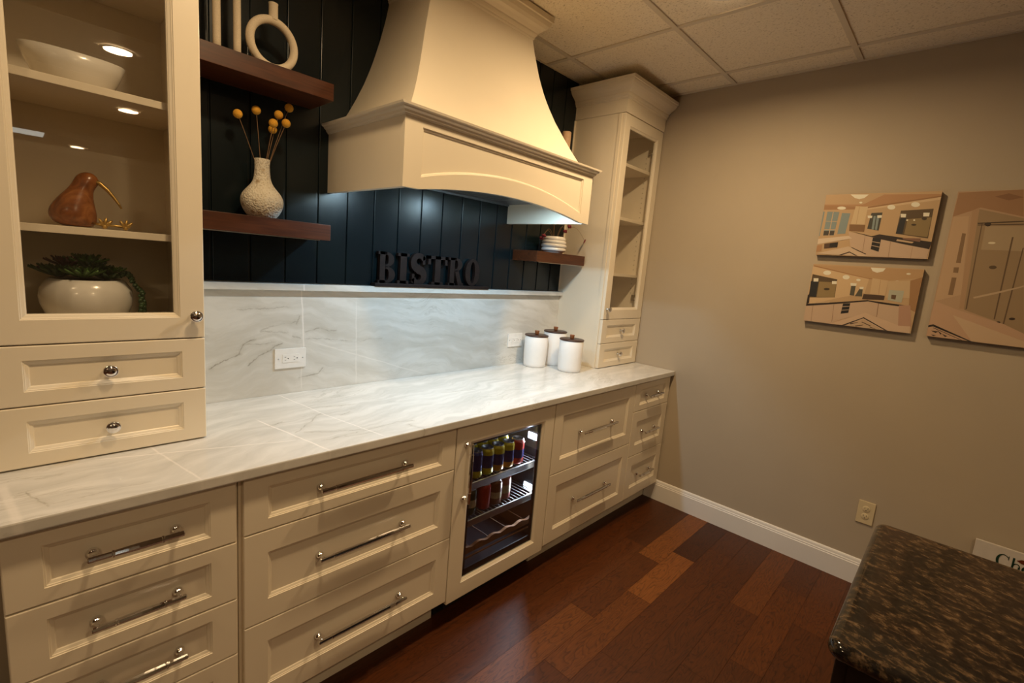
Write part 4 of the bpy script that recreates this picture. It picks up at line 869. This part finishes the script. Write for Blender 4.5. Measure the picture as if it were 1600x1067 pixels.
# planter
qx, qy, qz = -2.868, -.205, 1.2492
pt = thing('planter_bowl', (qx,qy,qz), 'low white glazed planter bowl behind the bottom of the left glass door', 'planter')
m = MB()
m.lathe([(.0005,qz),(.060,qz),(.068,qz+.004),(.088,qz+.030),(.099,qz+.062),(.1015,qz+.082),(.098,qz+.103),(.087,qz+.122),(.078,qz+.130),(.073,qz+.130),(.072,qz+.118),(.0005,qz+.116)], (qx,qy,0), 'z', 56, False, False)
m.build('vessel', 'ceramic', pt)
m = MB(); m.lathe([(.070,qz+.117),(.069,qz+.124),(.04,qz+.128),(.0005,qz+.129)], (qx,qy,0), 'z', 32, False, False); m.build('soil', 'soil', pt)
def rosette(x, y, z, r, n, mat, label, up=.5, th=.22, name='succulent_rosette'):
    m = MB(); k = 0
    for ring in range(4):
        cnt = n-ring*2; rr = r*(1-.21*ring); el = .25+up*ring*.42
        for i in range(max(3, cnt)):
            a_ = 2*pi*i/max(3,cnt)+ring*.37; d_ = Vector((cos(a_)*cos(el), sin(a_)*cos(el), sin(el))); s_ = Vector((-sin(a_), cos(a_), 0)); u_ = d_.cross(s_)
            b0 = Vector((x,y,z)); L_ = []
            for f, w in ((.05,.05),(.35,.15),(.65,th),(.85,.14),(1.,.01)):
                c = b0+d_*rr*f+Vector((0,0,rr*.18*f*f)); L_.append([tuple(c+s_*w*rr), tuple(c+u_*.05*rr+Vector((0,0,.0))), tuple(c-s_*w*rr), tuple(c-u_*.06*rr)])
            m.loops(L_, True, True, True, True)
    o = m.build(name, mat, origin=(x,y,z)); return tag(o, label, 'succulent', 'succulents in the white planter')
zt = qz+.130
rosette(qx-.058,qy-.010,zt+.006,.060,14,'darkleaf','dark spiky succulent rosette at the left of the white planter', .6, .10)
rosette(qx-.012,qy-.042,zt+.006,.052,13,'greenleaf','bright green pointed succulent rosette in the middle of the white planter', .7, .12)
rosette(qx+.042,qy-.030,zt+.002,.045,10,'darkleaf','flat green broad-leaved rosette at the right front of the white planter', .3, .2)
rosette(qx+.004,qy+.030,zt+.034,.052,13,'greenleaf','tall green succulent at the back of the white planter', 1.0, .12)
rosette(qx-.040,qy+.038,zt+.030,.046,12,'purpleleaf','purplish succulent tuft behind the dark spiky one in the planter', .9, .12)
rosette(qx+.052,qy+.022,zt+.014,.042,11,'greenleaf','small green rosette above the trailing strand in the planter', .6, .2)
rosette(qx+.022,qy+.004,zt+.022,.040,12,'darkleaf','dark green upright succulent at the centre of the white planter', 1.1, .14)
rosette(qx-.074,qy+.018,zt+.010,.036,11,'purpleleaf','small purplish succulent at the far left rim of the white planter', .7, .14)
m = MB()
random.seed(3)
for s in range(4):
    for k in range(26):
        f = k/25; xx = qx+.066+.048*min(1,f*2.2)+s*.006*f-.012*f*f; yy = qy-.035-.020*f+(s-1.5)*.010; zz = zt+.012+.012*sin(min(1,f*3)*pi)-max(0,f-.15)*.145
        zz = max(zz, qz+.004); m.sphere((xx+random.uniform(-.004,.004), yy+random.uniform(-.005,.005), zz), random.uniform(.0042,.0062), 8, 6)
tag(m.build('trailing_succulent', 'darkleaf', origin=(qx+.07,qy-.035,zt)), 'trailing string-of-pearls strand hanging over the right side of the white planter', 'succulent', 'succulents in the white planter')
m = MB()

# ------------------------------------------------------------------ pictures on the right wall
def print_col(c):
    l = lin(c); return (min(.92,l[0]*INKR), min(.9,l[1]*INKG), min(.88,l[2]*INKB))
INKR, INKG, INKB = .74, .80, .84
def picture(y0, y1, z0, z1, art, bg, label):
    t = thing('canvas_picture', (-.002,(y0+y1)/2,z0), label, 'picture')
    m = MB(); m.box(-.030, -.0008, y1, y0, z0, z1, .001); m.build('stretched_canvas', 'canvas_edge', t)
    m = MB(); cols = []; layer = 0
    def P(f, g_, k): return (-.0301-.00003*k, y0+(y1-y0)*f, z0+(z1-z0)*g_)
    m.add([P(0,0,0),P(1,0,0),P(1,1,0),P(0,1,0)], [(0,1,2,3)]); cols.append(print_col(bg))
    for k, (c, poly) in enumerate(art):
        m.add([P(a,b_,k+1) for a, b_ in poly], [tuple(range(len(poly)))]); cols.append(print_col(c))
    o = m.build('print', 'print', t, attr=('ink', cols))
    return t
picture(-1.362,-1.822,1.705,2.015,ART_A,(206,168,126),'upper small canvas photo of a cream kitchen with windows at its left')
picture(-1.360,-1.818,1.350,1.657,ART_B,(206,168,126),'lower small canvas photo of a cream kitchen with patterned floor inlay')
picture(-1.876,-2.626,1.348,2.010,ART_C,(196,158,124),'large canvas photo of a marble shower with glass door')
# board standing low by the wall behind the island
sb = thing('lettered_board', (-.03,-2.55,.0), 'pale board with dark green lettering leaning on the wall behind the granite island', 'sign')
m = MB(); m.box(-.030,-.017,-2.95,-2.2015,.001,.459,.001); m.build('board', 'sign_white', sb)
def yz(mb, poly, x0, x1): mb.prism(poly, x0, x1, 'yz')
def cband(mb, cy, cz, ry, rz, t0, t1, wmid, wend, x0, x1, n=26):
    for k in range(n):
        q = []
        for j in (k, k+1):
            f = j/n; a_ = t0+(t1-t0)*f; w = wend+(wmid-wend)*sin(pi*f)
            q.append(((cy-ry*cos(a_), cz+rz*sin(a_)), (cy-(ry-w)*cos(a_), cz+(rz-w*.5)*sin(a_))))
        yz(mb, [q[0][0], q[1][0], q[1][1], q[0][1]], x0, x1)
xa, xb = -.0315, -.0302
def C_at(y):
    m = MB(); cband(m, y, .400, .0215, .030, radians(40), radians(320), .009, .0025, xa, xb); yz(m, [(y-.0175,.428),(y-.0155,.428),(y-.0155,.410),(y-.0175,.410)], xa, xb); m.build('letter', 'sign_green', sb)
C_at(-2.297)
m = MB(); yb_ = -2.326
yz(m, [(yb_,.428),(yb_-.0065,.428),(yb_-.0065,.371),(yb_,.371)], xa, xb); yz(m, [(yb_+.003,.374),(yb_-.010,.374),(yb_-.010,.370),(yb_+.003,.370)], xa, xb)
cband(m, yb_-.015, .392, .0115, .014, radians(0), radians(180), .005, .003, xa, xb); yz(m, [(yb_-.0205,.393),(yb_-.0268,.393),(yb_-.0268,.370),(yb_-.0205,.370)], xa, xb); m.build('letter', 'sign_green', sb)
m = MB(); cband(m, -2.374, .388, .0165, .0185, radians(-5), radians(310), .008, .003, xa, xb); yz(m, [(-2.360,.391),(-2.390,.391),(-2.390,.388),(-2.360,.388)], xa, xb); m.build('letter', 'sign_green', sb)
m = MB(); yz(m, [(-2.338,.421),(-2.352,.430),(-2.385,.434),(-2.43,.430),(-2.43,.415),(-2.385,.411),(-2.352,.413)], xa, xb); m.build('logo', 'sign_brown', sb)

# ------------------------------------------------------------------ granite island
IX0, IX1, IY0, IY1 = -2.072, -1.423, -3.45, -1.9155
isl = thing('island', ((IX0+IX1)/2,(IY0+IY1)/2,0), 'dark wood island with a speckled brown granite top in the lower right foreground', 'island')
def rrect(x0, x1, y0, y1, r, z, n=6):
    out = []
    for cx, cy, a0 in ((x1-r,y1-r,0),(x0+r,y1-r,pi/2),(x0+r,y0+r,pi),(x1-r,y0+r,1.5*pi)):
        for k in range(n+1): a_ = a0+k*pi/2/n; out.append((cx+r*cos(a_), cy+r*sin(a_), z))
    return out
m = MB(); R_ = []
for k in range(9):
    a_ = -pi/2+pi*k/8; ins = .016*(1-cos(a_)); R_.append(rrect(IX0+ins, IX1-ins, IY0+ins, IY1-ins, max(.004,.028-ins), .898+.016*sin(a_)))
m.loops(R_, True, True, True, True); o = m.build('granite_top', 'granite', isl)
for p in o.data.polygons:
    if abs(p.normal.z) > .999: p.use_smooth = False
m = MB(); m.box(IX0+.030, IX1-.030, IY0+.03, IY1-.035, .10, .8815); m.box(IX0+.08, IX1-.08, IY0+.08, IY1-.10, .001, .10); m.build('body', 'island_wood', isl)
d = MB(); 
def rot_panel(x0, x1, z0, z1, y):   # end panel facing the cabinets
    mb = MB(); panel(mb, x0, x1, z0, z1, 0, .06, .06); mb.v = [(p[0], y-p[1], p[2]) for p in mb.v]; return mb
rot_panel(IX0+.04, IX1-.04, .12, .87, IY1-.0145).build('end_panel', 'island_wood', isl)

# ------------------------------------------------------------------ lamps in the ceiling
CANS = [(-1.00,-1.10,'nearest the corner cabinet'),(-2.44,-1.10,'above the left counter'),(-3.88,-1.10,'left of the display cabinet, added to brighten the hood side'),(-2.44,-2.96,'behind the camera over the island aisle'),  # lamp left of the display cabinet is added to brighten the hood's left side
        (-2.12,-4.85,'in the middle of the showroom'),(-4.60,-2.96,'left of the aisle'),(-4.60,-5.60,'far left of the showroom'),(-2.20,-8.36,'at the far end of the showroom')]
POW = [30,17,8,16,16,16,14,10]
for (x, y, w_), pw in zip(CANS, POW):
    t = thing('recessed_light', (x,y,H-.004), 'round recessed ceiling light ' + w_, 'ceiling light', 'recessed ceiling lights')
    m = MB(); m.lathe([(.095,H-.001),(.094,H-.005),(.078,H-.006),(.074,H-.003)], (x,y,0), 'z', 40, False, False); m.build('trim_ring', 'white', t)
    m = MB(); m.lathe([(.0745,H-.0022),(.0005,H-.0022)], (x,y,0), 'z', 40, False, False); m.build('lens', 'lamp', t)
    ld = bpy.data.lights.new('ceiling_lamp', 'AREA'); ld.shape = 'DISK'; ld.size = .146; ld.energy = pw*K*.25; ld.color = WARM; ld.spread = radians(170)
    q = bpy.data.objects.new('ceiling_lamp', ld); COL.objects.link(q); q.location = (x,y,H-.0045)
t = thing('fluorescent_fixture', (-2.73,-7.64,H-.01), 'long ceiling fluorescent fixture far behind the camera', 'ceiling light')
m = MB(); m.box(-3.22,-2.55,-7.90,-7.38,H-.008,H-.001); m.build('frame', 'white', t)
m = MB(); m.box(-3.19,-2.58,-7.87,-7.41,H-.0095,H-.0081); m.build('diffuser', 'tube', t)

# ------------------------------------------------------------------ world and view
w = bpy.data.worlds.new('world'); SC.world = w; w.use_nodes = True
w.node_tree.nodes['Background'].inputs[0].default_value = (1,.8,.6,1); w.node_tree.nodes['Background'].inputs[1].default_value = .02
SC.view_settings.view_transform = 'Standard'; SC.view_settings.look = 'None'; SC.view_settings.gamma = 1; SC.view_settings.exposure = 0; SC.view_settings.use_curve_mapping = False
SC.cycles.max_bounces = 10; SC.cycles.diffuse_bounces = 5; SC.cycles.glossy_bounces = 5; SC.cycles.transparent_max_bounces = 12
SC.cycles.caustics_reflective = False; SC.cycles.caustics_refractive = False; SC.cycles.sample_clamp_indirect = 6; SC.cycles.use_denoising = True
